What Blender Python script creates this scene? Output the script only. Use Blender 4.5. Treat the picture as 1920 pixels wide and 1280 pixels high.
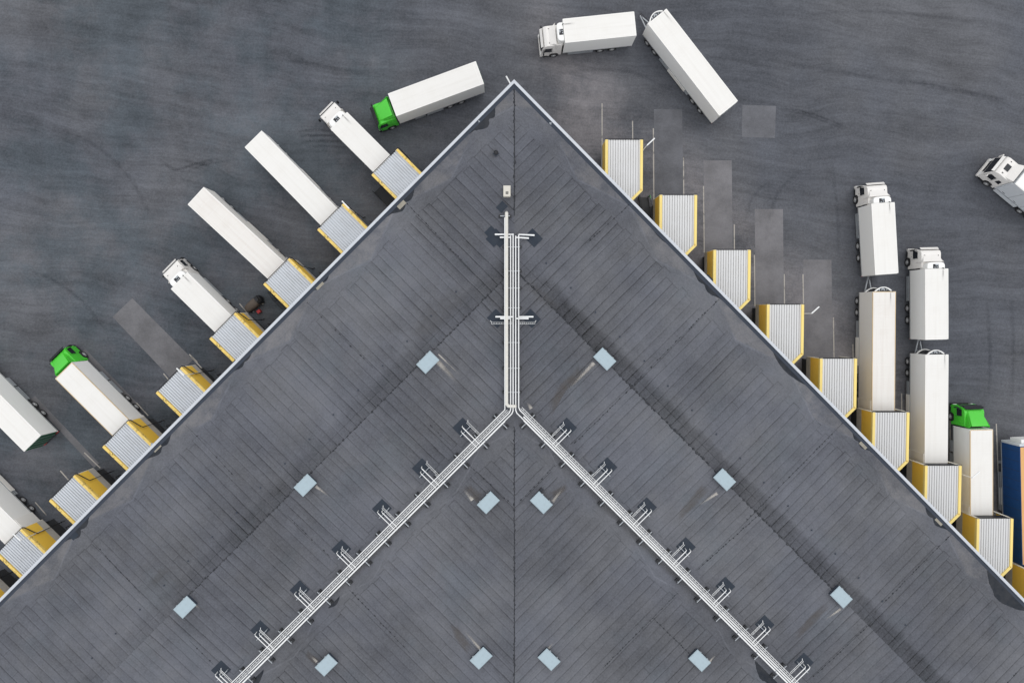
import bpy, bmesh, math, random
from mathutils import Vector, Matrix
random.seed(7)
for o in list(bpy.data.objects): bpy.data.objects.remove(o)
S = bpy.context.scene
COL = S.collection
R = math.radians

# ------------------------------------------------------------------ camera
H = 80.0; F = 1310.0
TX, TY = R(-2.0), R(-0.75)
CAMR = Matrix.Rotation(TY, 3, 'Y') @ Matrix.Rotation(TX, 3, 'X')
cam = bpy.data.cameras.new('camera'); cam.sensor_width = 36.0; cam.lens = 36.0 * F / 1920
cam.clip_end = 3000
co = bpy.data.objects.new('camera', cam); COL.objects.link(co)
co.location = (0, 0, H); co.rotation_euler = CAMR.to_euler()
S.camera = co

# ------------------------------------------------------------------ light: overcast, brighter to the north-east
SUN_EL, SUN_AZ = 62.0, 38.0                      # azimuth clockwise from +Y
w = bpy.data.worlds.new("World"); S.world = w; w.use_nodes = True
nt = w.node_tree; bg = nt.nodes['Background']
sky = nt.nodes.new('ShaderNodeTexSky'); sky.sky_type = 'NISHITA'; sky.sun_disc = False
sky.sun_elevation = R(SUN_EL); sky.sun_rotation = R(SUN_AZ)
sky.air_density = 1.0; sky.dust_density = 1.5; sky.ozone_density = 1.0
hs = nt.nodes.new('ShaderNodeHueSaturation'); hs.inputs['Saturation'].default_value = 0.30
nt.links.new(sky.outputs[0], hs.inputs['Color']); cl = nt.nodes.new('ShaderNodeMix'); cl.data_type = 'RGBA'      # even overcast layer in front of the clear sky
cl.inputs[0].default_value = 0.92; cl.inputs[7].default_value = (5.6, 5.75, 6.0, 1)
nt.links.new(hs.outputs[0], cl.inputs[6]); nt.links.new(cl.outputs[2], bg.inputs['Color'])
bg.inputs['Strength'].default_value = 0.15
sl = bpy.data.lights.new('sun', 'SUN'); sl.energy = 0.5; sl.angle = R(40); sl.color = (1.0, 0.97, 0.94)
so = bpy.data.objects.new('sun', sl); COL.objects.link(so)
sd = Vector((math.sin(R(SUN_AZ)) * math.cos(R(SUN_EL)), math.cos(R(SUN_AZ)) * math.cos(R(SUN_EL)), math.sin(R(SUN_EL))))
so.rotation_euler = (-sd).to_track_quat('-Z', 'Y').to_euler(); so.location = (40, 60, 120)
S.view_settings.view_transform = 'Standard'; S.view_settings.look = 'None'
S.view_settings.gamma = 1; S.view_settings.exposure = 0.36
S.render.engine = 'CYCLES'

# ------------------------------------------------------------------ placing: photo pixel at a known height -> point in the yard
def P(px, py, z=0.0):
    d = CAMR @ Vector(((px - 960) / F, -(py - 640) / F, -1.0))
    t = (z - H) / d.z
    return Vector((d.x * t, d.y * t, z))

CORNER = P(964, 149, 8.5)                         # outer corner of the warehouse eaves
Q = math.sqrt(.5)
WING = {'L': (Vector((-Q, -Q, 0)), Vector((Q, -Q, 0))), 'R': (Vector((Q, -Q, 0)), Vector((-Q, -Q, 0)))}
def uv_of(p):
    s = 'L' if p.x < CORNER.x else 'R'
    d = Vector((p.x - CORNER.x, p.y - CORNER.y, 0)); U, V = WING[s]
    return s, d.dot(U), d.dot(V)
def uv_pt(s, u, v, z=0):
    U, V = WING[s]; return Vector((CORNER.x, CORNER.y, z)) + U * u + V * v
VB = [0.425, 2.6, 13.5, 24.1, 45.0, 88.0]; ZB = [8.25, 8.25, 8.60, 8.28, 9.0, 8.25]
def roofz(v):
    for i in range(len(VB) - 1):
        if v <= VB[i + 1]:
            return ZB[i] + (ZB[i + 1] - ZB[i]) * (v - VB[i]) / (VB[i + 1] - VB[i])
    return ZB[-1]
def RP(px, py, dz=0.0):                           # a point on the roof
    z = 8.4
    for _ in range(4):
        p = P(px, py, z); z = roofz(uv_of(p)[2]) + dz
    return P(px, py, z)

# ------------------------------------------------------------------ materials
class NG:
    def __init__(s, name, rough=0.6, spec=0.3, metal=0.0):
        s.mat = bpy.data.materials.new(name); s.mat.use_nodes = True
        s.t = s.mat.node_tree; s.b = s.t.nodes['Principled BSDF']
        s.b.inputs['Roughness'].default_value = rough; s.b.inputs['Metallic'].default_value = metal
        s.b.inputs['Specular IOR Level'].default_value = spec
        s.tc = s.t.nodes.new('ShaderNodeTexCoord')
    def set(s, sock, v):
        if isinstance(v, (int, float)): sock.default_value = v
        elif isinstance(v, (tuple, list)):
            sock.default_value = tuple(v) if len(sock.default_value) == len(v) else tuple(v) + (1,)
        else: s.t.links.new(v, sock)
    def m(s, op, a, b=None, c=None, clamp=False):
        n = s.t.nodes.new('ShaderNodeMath'); n.operation = op; n.use_clamp = clamp
        for i, v in enumerate((a, b, c)):
            if v is not None: s.set(n.inputs[i], v)
        return n.outputs[0]
    def xyz(s, v=None):
        n = s.t.nodes.new('ShaderNodeSeparateXYZ'); s.t.links.new(v or s.tc.outputs['Object'], n.inputs[0]); return n.outputs
    def comb(s, x, y, z=0.0):
        n = s.t.nodes.new('ShaderNodeCombineXYZ')
        for i, v in enumerate((x, y, z)): s.set(n.inputs[i], v)
        return n.outputs[0]
    def noise(s, vec, scale, detail=3, rough=.55):
        n = s.t.nodes.new('ShaderNodeTexNoise'); n.inputs['Scale'].default_value = scale
        n.inputs['Detail'].default_value = detail; n.inputs['Roughness'].default_value = rough
        s.t.links.new(vec or s.tc.outputs['Object'], n.inputs['Vector']); return n.outputs[0]
    def white(s, vec):
        n = s.t.nodes.new('ShaderNodeTexWhiteNoise'); n.noise_dimensions = '3D'
        s.t.links.new(vec, n.inputs['Vector']); return n.outputs['Value']
    def ramp(s, v, a, b, lo=0.0, hi=1.0):
        n = s.t.nodes.new('ShaderNodeMapRange'); n.interpolation_type = 'SMOOTHSTEP'
        s.set(n.inputs[0], v)
        for i, k in enumerate((a, b, lo, hi)): s.set(n.inputs[i + 1], k)
        return n.outputs[0]
    def mix(s, f, a, b, mode='MIX'):
        n = s.t.nodes.new('ShaderNodeMix'); n.data_type = 'RGBA'; n.blend_type = mode
        s.set(n.inputs[0], f); s.set(n.inputs[6], a); s.set(n.inputs[7], b); return n.outputs[2]
    def scale(s, col, f):
        n = s.t.nodes.new('ShaderNodeVectorMath'); n.operation = 'SCALE'
        s.set(n.inputs[0], col if not isinstance(col, tuple) else col[:3]); s.set(n.inputs[3], f); return n.outputs[0]
    def base(s, c): s.set(s.b.inputs['Base Color'], c); return s
    def bump(s, h, strength=.3, dist=.02):
        n = s.t.nodes.new('ShaderNodeBump'); n.inputs['Strength'].default_value = strength
        n.inputs['Distance'].default_value = dist; s.set(n.inputs['Height'], h)
        s.t.links.new(n.outputs[0], s.b.inputs['Normal'])

def paint(name, col, rough=.45, dirt=.15, metal=0.0, spec=.35, scale=.6, dcol=None, fine=9.0):
    g = NG(name, rough, spec, metal)
    n1 = g.noise(None, scale, 5, .6); n2 = g.noise(None, fine, 3, .6)
    f = g.m('MULTIPLY', g.ramp(n1, .4, .75), g.ramp(n2, .3, .7, .45, 1.0))
    d = dcol or tuple(c * .55 for c in col)
    g.base(g.mix(g.m('MULTIPLY', f, dirt), col, d))
    g.set(g.b.inputs['Roughness'], g.ramp(n1, .3, .7, rough * .85, min(1, rough * 1.2)))
    return g.mat

M = {}
M['white'] = paint('white_panel', (.84, .83, .80), .42, .12, dcol=(.62, .57, .49), scale=.35)  # kept lighter than the box roofs so shaded sides look brighter
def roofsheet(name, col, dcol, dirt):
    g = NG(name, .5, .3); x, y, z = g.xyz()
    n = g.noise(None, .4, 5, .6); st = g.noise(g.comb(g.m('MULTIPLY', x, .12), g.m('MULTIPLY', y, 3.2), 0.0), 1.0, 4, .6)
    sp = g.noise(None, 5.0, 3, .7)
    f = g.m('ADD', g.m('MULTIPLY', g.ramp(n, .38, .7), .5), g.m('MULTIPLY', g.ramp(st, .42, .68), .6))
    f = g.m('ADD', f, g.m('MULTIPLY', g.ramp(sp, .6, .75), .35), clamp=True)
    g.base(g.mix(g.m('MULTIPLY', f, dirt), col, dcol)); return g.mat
M['roofwhite'] = roofsheet('roof_white', (.765, .745, .705), (.60, .56, .50), .30)  # base darkened against the sides to offset wall shade; streaks are grime
M['roofcream'] = roofsheet('roof_cream', (.745, .715, .67), (.60, .54, .48), .50)  # same dimmed top for cream boxes, over real grime streaks
M['cream'] = paint('cream_panel', (.79, .765, .72), .5, .35, dcol=(.66, .60, .52), scale=.3)
M['cabwhite'] = paint('cab_white', (.76, .73, .69), .3, .15, spec=.5)
M['silver'] = paint('silver_panel', (.60, .62, .64), .4, .2)
M['trim'] = paint('pale_trim', (.82, .80, .76), .4, .1)
M['rusttrim'] = paint('tan_trim', (.60, .45, .26), .5, .5)
M['green'] = paint('green_paint', (.07, .55, .035), .3, .12, spec=.5)
M['dgreen'] = paint('dark_green', (.01, .09, .04), .4, .2)
M['black'] = paint('black_plastic', (.018, .019, .022), .5, .3, dcol=(.05, .048, .045))
M['glass'] = paint('dark_glass', (.012, .014, .018), .08, .1, spec=.6)
M['rubber'] = paint('tyre_rubber', (.022, .022, .024), .85, .4, dcol=(.06, .055, .05))
M['rim'] = paint('wheel_rim', (.42, .42, .42), .4, .4, metal=.3)
M['chassis'] = paint('chassis_steel', (.04, .042, .046), .6, .4, dcol=(.09, .085, .08))
M['steel'] = paint('galvanised_steel', (.36, .38, .40), .45, .25, metal=.3)
M['pipe'] = paint('pipe_cladding', (.80, .80, .785), .4, .2, dcol=(.5, .5, .48), scale=1.5)
M['duct'] = paint('duct_cladding', (.64, .62, .565), .45, .35, dcol=(.5, .46, .38), scale=1.2)
M['yellow'] = paint('yellow_sheet', (.88, .57, .08), .42, .14, dcol=(.66, .40, .05), scale=.8)
M['cream_edge'] = paint('cream_edge', (.74, .70, .60), .55, .3)
M['plinth'] = paint('plinth_concrete', (.46, .445, .42), .8, .5, scale=1.3)
M['coping'] = paint('coping_metal', (.53, .55, .58), .45, .15, metal=.0, scale=1.0)
M['redpaint'] = paint('red_paint', (.42, .03, .035), .5, .3)
M['brown'] = paint('brown_cover', (.10, .078, .062), .55, .6, dcol=(.05, .04, .035), scale=2)
M['blue'] = paint('blue_tarp', (.010, .058, .185), .5, .3)
M['orange'] = paint('orange_tarp', (.68, .38, .14), .55, .3, dcol=(.5, .26, .1))
M['amber'] = paint('amber_lens', (.7, .25, .02), .3, .0)
M['redlens'] = paint('red_lens', (.45, .02, .02), .3, .0)
M['lamp'] = paint('lamp_lens', (.7, .72, .72), .2, .1)
M['beige'] = paint('beige_unit', (.60, .57, .50), .5, .3)
M['pad'] = paint('flashing_felt', (.022, .030, .043), .75, .4, dcol=(.035, .044, .058), scale=1.2)
M['sandpad'] = paint('pale_felt', (.30, .275, .225), .85, .6, scale=2)
M['door'] = paint('dock_door', (.5, .5, .5), .5, .2)
M['knob'] = paint('felt_lump_highlights', (.020, .022, .027), .8, .25, dcol=(.30, .305, .31), scale=3.2)  # pale patches are painted highlights on the dark lumps
M['upstand'] = paint('felt_upstand', (.035, .044, .062), .7, .4, dcol=(.06, .068, .08))
M['wall'] = paint('wall_panel', (.34, .35, .37), .5, .2)
M['hatch'] = paint('hatch_dome', (.35, .435, .475), .35, .6, dcol=(.29, .345, .375), scale=2.5, spec=.5)
M['rail_green'] = paint('rail_green', (.12, .33, .14), .5, .2)

def edge_yellow():
    g = NG('yellow_trim', .5, .3)
    n = g.noise(None, 1.1, 5, .7); n2 = g.noise(None, 7.0, 4, .7)
    f = g.m('MULTIPLY', g.ramp(n, .50, .60), g.ramp(n2, .46, .56))
    c = g.mix(g.ramp(n2, .3, .7), (.86, .64, .20), (.78, .54, .13))
    g.base(g.mix(g.m('MULTIPLY', f, .9), c, (.16, .12, .045)))
    return g.mat
M['yedge'] = edge_yellow()
M['yedge_clean'] = paint('yellow_trim_clean', (.88, .68, .22), .45, .15)
M['sheet'] = paint('roof_sheet', (.57, .59, .615), .42, .35, dcol=(.38, .38, .37), metal=.15, scale=.8)
M['sheet_warm'] = paint('roof_sheet_warm', (.63, .625, .615), .42, .3, dcol=(.60, .58, .54), metal=.05, scale=.8)

def asphalt():
    g = NG('asphalt', .85, .2)
    x, y, z = g.xyz()
    warp = g.noise(None, .035, 3, .5)
    yy = g.m('ADD', g.m('ADD', y, g.m('MULTIPLY', x, .13)), g.m('MULTIPLY', warp, 9.0))     # traffic sweeps east-west past the corner
    st = g.noise(g.comb(g.m('MULTIPLY', x, .055), g.m('MULTIPLY', yy, .42), 0.0), 1.0, 6, .66)
    st2 = g.noise(g.comb(g.m('MULTIPLY', x, .16), g.m('MULTIPLY', yy, 1.9), 3.0), 1.0, 4, .66)
    st3 = g.noise(g.comb(g.m('MULTIPLY', x, .10), g.m('MULTIPLY', yy, 3.4), 8.0), 1.0, 3, .6)
    big = g.noise(None, .042, 6, .62); mid = g.noise(None, .15, 7, .68); sm = g.noise(None, 1.3, 5, .7)
    fine = g.noise(None, 4.2, 3, .75); grit = g.noise(None, 15, 2, .7)
    left = g.ramp(x, -4, -16)
    v = g.m('ADD', g.ramp(big, .3, .7, -.14, .14), g.m('MULTIPLY', g.ramp(mid, .3, .7, -.11, .11), g.m('ADD', 1.0, g.m('MULTIPLY', left, .9))))
    v = g.m('ADD', v, g.m('ADD', g.ramp(st, .32, .68, -.13, .13), g.m('ADD', g.ramp(st2, .3, .7, -.08, .08), g.ramp(st3, .3, .7, -.05, .05))))
    v = g.m('ADD', v, g.m('ADD', g.ramp(sm, .3, .7, -.06, .06), g.m('ADD', g.ramp(fine, .3, .7, -.15, .15), g.ramp(grit, .3, .7, -.12, .12))))
    east = g.ramp(x, -42, 4, 1.0, 1.0)
    v = g.m('MULTIPLY', g.m('ADD', v, 1.0), east)
    tint = g.mix(g.ramp(g.noise(None, .045, 4, .6), .38, .62), (.088, .093, .107), (.096, .098, .107))
    teal = g.m('MULTIPLY', g.ramp(x, -6, -18), g.ramp(g.noise(None, .10, 6, .66), .42, .60))
    tint = g.mix(g.m('MULTIPLY', teal, .6), tint, (.060, .076, .089))
    d = g.m('ADD', x, y)                              # warm dusty wear in front of the right-hand docks
    dust = g.m('MULTIPLY', g.ramp(g.m('ABSOLUTE', g.m('SUBTRACT', d, 31.0)), 4, 13, 1.0, 0.0), g.ramp(g.noise(None, .15, 6, .64), .30, .62))
    dust = g.m('MULTIPLY', dust, g.ramp(x, 0, 8))
    tint = g.mix(g.m('MULTIPLY', dust, .80), tint, (.185, .173, .177))
    oil = g.m('MULTIPLY', g.ramp(g.noise(None, .9, 3, .6), .66, .74), g.ramp(g.noise(None, .12, 3, .6), .5, .62))
    v = g.m('MULTIPLY', v, g.m('SUBTRACT', 1.0, g.m('MULTIPLY', oil, .25)))
    g.base(g.scale(tint, v))
    g.bump(g.m('ADD', grit, fine), .25, .012)
    return g.mat
M['asphalt'] = asphalt()

def tyre_mat():
    g = NG('tyre_rubber_mark', .8, .2)
    at = g.t.nodes.new('ShaderNodeAttribute'); at.attribute_name = 'fade'
    n = g.noise(None, 1.6, 4, .7)
    g.base((.035, .038, .046)); g.set(g.b.inputs['Alpha'], g.m('MULTIPLY', at.outputs['Fac'], g.ramp(n, .3, .65, .12, .62)))
    return g.mat
M['tyremark'] = tyre_mat()
def concrete(name, col, alpha=1.0):
    g = NG(name, .85, .25)
    n1 = g.noise(None, .35, 5, .65); n2 = g.noise(None, 5.0, 4, .7); n3 = g.noise(None, 20, 2, .7)
    v = g.m('ADD', 1.0, g.m('ADD', g.ramp(n1, .3, .7, -.18, .18), g.m('ADD', g.ramp(n2, .3, .7, -.07, .07), g.ramp(n3, .3, .7, -.06, .06))))
    g.base(g.scale(col, v)); g.bump(n3, .2, .01)
    return g.mat
M['conc'] = concrete('pad_asphalt', (.168, .163, .170))
M['conc2'] = concrete('pad_asphalt_faint', (.122, .123, .134))
M['conc3'] = concrete('pad_asphalt_left', (.142, .139, .145))

def line_paint():
    g = NG('line_paint', .7, .3)
    n = g.noise(None, 1.3, 5, .7)
    g.base(g.mix(g.ramp(n, .30, .50), (.14, .135, .13), (.40, .37, .33)))
    return g.mat
M['line'] = line_paint()

def membrane(sign):
    g = NG('roof_felt', .8, .25)
    x, y, z = g.xyz()
    u = g.m('MULTIPLY', x, sign); v = y
    wv = g.noise(None, .5, 3, .5)
    uu = g.m('ADD', g.m('MULTIPLY', u, 1 / .93), g.m('MULTIPLY', g.m('SUBTRACT', wv, .5), .14))
    seg = g.ramp(v, 13.49, 13.51)                      # sheets on each side of the ridge do not line up
    seg = g.m('ADD', seg, g.ramp(v, 24.09, 24.11))
    uu = g.m('ADD', uu, g.m('MULTIPLY', seg, .37))
    sh = g.m('FLOOR', uu); fr = g.m('FRACT', uu)
    r1 = g.white(g.comb(sh, seg, 0.0)); r2 = g.white(g.comb(sh, seg, 4.0)); r3 = g.white(g.comb(sh, seg, 8.0))
    vv = g.m('ADD', g.m('MULTIPLY', v, 1 / 9.0), r1)
    row = g.m('FLOOR', vv); fv = g.m('FRACT', vv)
    cell = g.white(g.comb(sh, row, 7.7))
    al = g.noise(g.comb(g.m('MULTIPLY', sh, 5.7), g.m('MULTIPLY', v, .28), seg), 1.0, 4, .6)
    edge = g.m('MINIMUM', fr, g.m('SUBTRACT', 1.0, fr))
    stren = g.m('MULTIPLY', g.ramp(r2, .0, 1.0, .5, 1.0), g.ramp(al, .30, .62, .45, 1.0))
    core = g.m('MULTIPLY', g.ramp(edge, .075, .02), stren)
    soft = g.m('MULTIPLY', g.ramp(fr, .5, .0), g.m('MULTIPLY', stren, r3))
    lip = g.m('MULTIPLY', g.ramp(g.m('ABSOLUTE', g.m('SUBTRACT', fr, .86)), .08, .02), g.ramp(al, .42, .66))
    lap = g.m('MULTIPLY', g.ramp(g.m('MINIMUM', fv, g.m('SUBTRACT', 1.0, fv)), .009, .003), g.ramp(cell, .86, .95))
    half = g.m('MULTIPLY', g.ramp(g.m('ABSOLUTE', g.m('SUBTRACT', fr, .48)), .06, .015), g.m('MULTIPLY', g.m('ADD', g.ramp(r3, .6, .8), g.m('MULTIPLY', g.ramp(g.m('ABSOLUTE', g.m('SUBTRACT', v, 18.0)), 4.5, 4.3), .7), clamp=True), g.ramp(al, .40, .62)))
    dv = g.m('ABSOLUTE', g.m('SUBTRACT', v, 24.1))
    jag = g.m('MULTIPLY', g.m('SUBTRACT', r1, .5), .7)
    gut = g.m('MAXIMUM', g.ramp(g.m('ADD', v, jag), 2.75, 2.65), g.ramp(g.m('ADD', dv, jag), 1.75, 1.65))
    tri = g.m('MULTIPLY', g.m('ABSOLUTE', g.m('SUBTRACT', g.m('FRACT', g.m('MULTIPLY', u, 1 / 11.6)), .5)), 3.9)
    wz = g.m('MULTIPLY', g.m('SUBTRACT', wv, .5), .35)
    zig = g.m('MULTIPLY', g.ramp(g.m('ABSOLUTE', g.m('ADD', wz, g.m('SUBTRACT', g.m('SUBTRACT', v, .55), tri))), .16, .02), g.ramp(v, 2.75, 2.65))
    zig2 = g.m('MULTIPLY', g.ramp(g.m('ABSOLUTE', g.m('ADD', wz, g.m('SUBTRACT', dv, g.m('MULTIPLY', tri, .85)))), .14, .02), g.ramp(dv, 1.75, 1.65))
    zz = g.m('MULTIPLY', g.m('MAXIMUM', zig, zig2), g.ramp(g.noise(None, .35, 4, .6), .38, .62))
    gline = g.m('MULTIPLY', g.ramp(g.m('ABSOLUTE', g.m('SUBTRACT', g.m('FRACT', g.m('MULTIPLY', v, .93)), .5)), .06, .02), g.ramp(g.noise(None, .4, 4, .6), .4, .6))
    ng = g.m('SUBTRACT', 1.0, gut)
    rim = g.m('MAXIMUM', g.ramp(g.m('ABSOLUTE', g.m('SUBTRACT', g.m('ADD', v, jag), 2.7)), .08, .02), g.ramp(g.m('ABSOLUTE', g.m('SUBTRACT', g.m('ADD', dv, jag), 1.7)), .08, .02))
    rim = g.m('MAXIMUM', rim, g.m('MULTIPLY', g.ramp(g.m('ABSOLUTE', g.m('SUBTRACT', v, 12.55)), .06, .02), .8))
    rim = g.m('MULTIPLY', rim, g.ramp(g.noise(None, .3, 4, .6), .36, .6))
    big = g.noise(None, .09, 5, .6); mid = g.noise(None, .5, 5, .65); fine = g.noise(None, 5.0, 3, .75); grit = g.noise(None, 18, 2, .75)
    smear = g.noise(g.comb(g.m('MULTIPLY', u, 2.2), g.m('MULTIPLY', v, .20), 0.0), 1.0, 5, .65)
    t = g.m('ADD', g.ramp(cell, 0, 1, -.03, .03), g.m('ADD', g.ramp(big, .3, .7, -.20, .20), g.ramp(mid, .3, .7, -.065, .065)))
    t = g.m('ADD', t, g.m('ADD', g.m('MULTIPLY', ng, g.ramp(smear, .3, .7, -.06, .06)), g.m('ADD', g.ramp(fine, .3, .7, -.11, .11), g.ramp(grit, .3, .7, -.11, .11))))
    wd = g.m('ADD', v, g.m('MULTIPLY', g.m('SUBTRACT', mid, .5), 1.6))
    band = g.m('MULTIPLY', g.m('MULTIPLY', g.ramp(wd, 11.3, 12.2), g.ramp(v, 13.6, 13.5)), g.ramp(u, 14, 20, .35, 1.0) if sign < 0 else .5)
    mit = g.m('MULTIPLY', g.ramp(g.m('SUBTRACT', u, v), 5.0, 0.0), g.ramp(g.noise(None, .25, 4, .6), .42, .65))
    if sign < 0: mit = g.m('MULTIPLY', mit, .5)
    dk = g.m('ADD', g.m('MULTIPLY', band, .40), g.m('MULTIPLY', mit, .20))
    dk = g.m('ADD', dk, g.m('MULTIPLY', ng, g.m('ADD', g.m('MULTIPLY', core, .50), g.m('ADD', g.m('MULTIPLY', soft, .22), g.m('ADD', g.m('MULTIPLY', lap, .30), g.m('MULTIPLY', half, .17))))))
    dk = g.m('ADD', dk, g.m('ADD', g.m('MULTIPLY', rim, .28), g.m('MULTIPLY', g.m('MULTIPLY', gut, gline), .14)))
    pale = g.m('MULTIPLY', g.m('MULTIPLY', g.ramp(g.m('SUBTRACT', g.m('SUBTRACT', v, .55), tri), .05, -.25), g.ramp(v, 2.75, 2.65)), g.ramp(g.noise(None, .5, 4, .65), .32, .6))
    li = g.m('ADD', g.m('MULTIPLY', pale, .22), g.m('ADD', g.m('MULTIPLY', g.m('MULTIPLY', ng, lip), .10), g.m('MULTIPLY', zz, .24)))
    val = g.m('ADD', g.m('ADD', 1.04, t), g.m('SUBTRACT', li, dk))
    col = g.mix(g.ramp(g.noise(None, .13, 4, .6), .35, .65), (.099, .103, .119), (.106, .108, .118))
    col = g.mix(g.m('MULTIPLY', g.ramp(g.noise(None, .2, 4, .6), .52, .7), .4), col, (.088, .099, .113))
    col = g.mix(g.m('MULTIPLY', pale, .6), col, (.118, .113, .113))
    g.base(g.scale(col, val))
    hh = g.m('ADD', g.m('MULTIPLY', grit, .25), g.m('MULTIPLY', ng, g.m('SUBTRACT', g.m('MULTIPLY', lip, .6), core)))
    g.bump(hh, .35, .015)
    return g.mat
M['felt_L'] = membrane(1.0); M['felt_R'] = membrane(-1.0)

def stain(name, col, amount, rough=.8, n_scale=1.2):
    g = NG(name, rough, .4)
    at = g.t.nodes.new('ShaderNodeAttribute'); at.attribute_name = 'fade'
    n = g.noise(None, n_scale, 5, .65); n2 = g.noise(None, n_scale * 6, 3, .7)
    a = g.m('MULTIPLY', g.ramp(at.outputs['Fac'], 0.0, 1.0), g.m('MULTIPLY', g.ramp(n, .25, .6, .45, 1.0), g.ramp(n2, .2, .6, .7, 1.0)))
    g.base(col)
    g.set(g.b.inputs['Alpha'], g.m('MULTIPLY', a, amount))
    return g.mat
M['streak'] = stain('pale_dirt', (.46, .43, .39), 1.0)
M['rustdirt'] = stain('brown_dirt', (.105, .088, .074), .38)
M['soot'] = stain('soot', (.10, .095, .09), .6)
def puddle_mat():
    g = NG('wet_felt', .6, .12)
    at = g.t.nodes.new('ShaderNodeAttribute'); at.attribute_name = 'fade'
    n = g.noise(None, .9, 5, .65)
    g.base(g.mix(g.ramp(n, .35, .65), (.020, .024, .031), (.036, .038, .043)))
    n2 = g.noise(None, 2.0, 4, .6)
    g.set(g.b.inputs['Alpha'], g.ramp(g.m('ADD', at.outputs['Fac'], g.m('MULTIPLY', g.m('SUBTRACT', n2, .5), .5)), .12, .24))
    return g.mat
M['puddle'] = puddle_mat()

# ------------------------------------------------------------------ mesh helpers
def B(): return bmesh.new()
def add(bm, vs, fs):
    v = [bm.verts.new(p) for p in vs]
    for f in fs:
        try: bm.faces.new([v[i] for i in f])
        except ValueError: pass
    return v
BOXF = [(0, 3, 2, 1), (4, 5, 6, 7), (0, 1, 5, 4), (1, 2, 6, 5), (2, 3, 7, 6), (3, 0, 4, 7)]
def box(bm, x0, x1, y0, y1, z0, z1):
    add(bm, [(x0, y0, z0), (x1, y0, z0), (x1, y1, z0), (x0, y1, z0), (x0, y0, z1), (x1, y0, z1), (x1, y1, z1), (x0, y1, z1)], BOXF); return bm
def slab(bm, pts, t):
    p = [Vector(q) for q in pts]; n = (p[1] - p[0]).cross(p[2] - p[0]).normalized() * t
    add(bm, p + [q + n for q in p], [(3, 2, 1, 0), (4, 5, 6, 7), (0, 1, 5, 4), (1, 2, 6, 5), (2, 3, 7, 6), (3, 0, 4, 7)]); return bm
def prism(bm, poly, z0, z1):                       # plan polygon (ccw) extruded upward
    n = len(poly)
    add(bm, [(x, y, z0) for x, y in poly] + [(x, y, z1) for x, y in poly],
        [tuple(reversed(range(n))), tuple(range(n, 2 * n))] + [(i, (i + 1) % n, n + (i + 1) % n, n + i) for i in range(n)]); return bm
def sideprism(bm, prof, w, taper=None):            # xz profile extruded across y, optional width factor by z
    n = len(prof); k = taper or (lambda x, z: 1.0)
    add(bm, [(x, -w / 2 * k(x, z), z) for x, z in prof] + [(x, w / 2 * k(x, z), z) for x, z in prof],
        [tuple(range(n)), tuple(reversed(range(n, 2 * n)))] + [(i, n + i, n + (i + 1) % n, (i + 1) % n) for i in range(n)])
    bmesh.ops.recalc_face_normals(bm, faces=bm.faces); return bm
def loft(bm, rings, caps=True):
    n = len(rings[0]); v = [[bm.verts.new(p) for p in r] for r in rings]
    for a, b in zip(v, v[1:]):
        for i in range(n): bm.faces.new([a[i], a[(i + 1) % n], b[(i + 1) % n], b[i]])
    if caps: bm.faces.new(list(reversed(v[0]))); bm.faces.new(v[-1])
    bmesh.ops.recalc_face_normals(bm, faces=bm.faces); return bm
def tube(bm, pts, r, seg=8):
    pts = [Vector(p) for p in pts]; rings = []
    for i, p in enumerate(pts):
        a = (pts[i] - pts[i - 1]).normalized() if i else (pts[1] - p).normalized()
        b = (pts[i + 1] - p).normalized() if i < len(pts) - 1 else a
        t = (a + b).normalized(); k = 1 / max(.5, t.dot(b))
        up = Vector((0, 0, 1)) if abs(t.z) < .9 else Vector((1, 0, 0))
        s = t.cross(up).normalized(); q = s.cross(t).normalized()
        rings.append([p + (s * math.cos(2 * math.pi * j / seg) * k + q * math.sin(2 * math.pi * j / seg)) * r for j in range(seg)])
    return loft(bm, rings)
def bar(bm, a, b, w, h=None):                      # a rectangular bar between two points
    a = Vector(a); b = Vector(b); t = (b - a).normalized(); up = Vector((0, 0, 1)) if abs(t.z) < .9 else Vector((1, 0, 0))
    s = t.cross(up).normalized() * w / 2; q = s.cross(t).normalized() * (h or w) / 2
    return loft(bm, [[p + s + q, p - s + q, p - s - q, p + s - q] for p in (a, b)])
def cyl(bm, c, r, h, seg=16, axis='z', r2=None):
    r2 = r if r2 is None else r2; c = Vector(c); A = []; Bq = []
    for j in range(seg):
        a = 2 * math.pi * j / seg; x, y = math.cos(a), math.sin(a)
        f = (lambda rr, hh: Vector((x * rr, y * rr, hh))) if axis == 'z' else (lambda rr, hh: Vector((x * rr, hh, y * rr)))
        A.append(c + f(r, 0)); Bq.append(c + f(r2, h))
    return loft(bm, [A, Bq])
def bev(bm, w, seg=2, ang=35):
    es = [e for e in bm.edges if len(e.link_faces) == 2 and e.calc_face_angle(0) > R(ang)]
    bmesh.ops.bevel(bm, geom=es, offset=w, segments=seg, affect='EDGES', profile=.6, clamp_overlap=True); return bm
def obj(name, bm, mat, parent=None, loc=None, rz=0.0, smooth=False, label=None):
    me = bpy.data.meshes.new(name); bm.to_mesh(me); bm.free()
    for m_ in (mat if isinstance(mat, (list, tuple)) else [mat]): me.materials.append(M[m_])
    if smooth:
        for p in me.polygons: p.use_smooth = True
        try: me.set_sharp_from_angle(angle=R(38))
        except Exception: pass
    o = bpy.data.objects.new(name, me); COL.objects.link(o)
    if parent: o.parent = parent
    if loc is not None: o.location = loc
    o.rotation_euler = (0, 0, rz)
    if label: o['label'] = label
    return o
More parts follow.
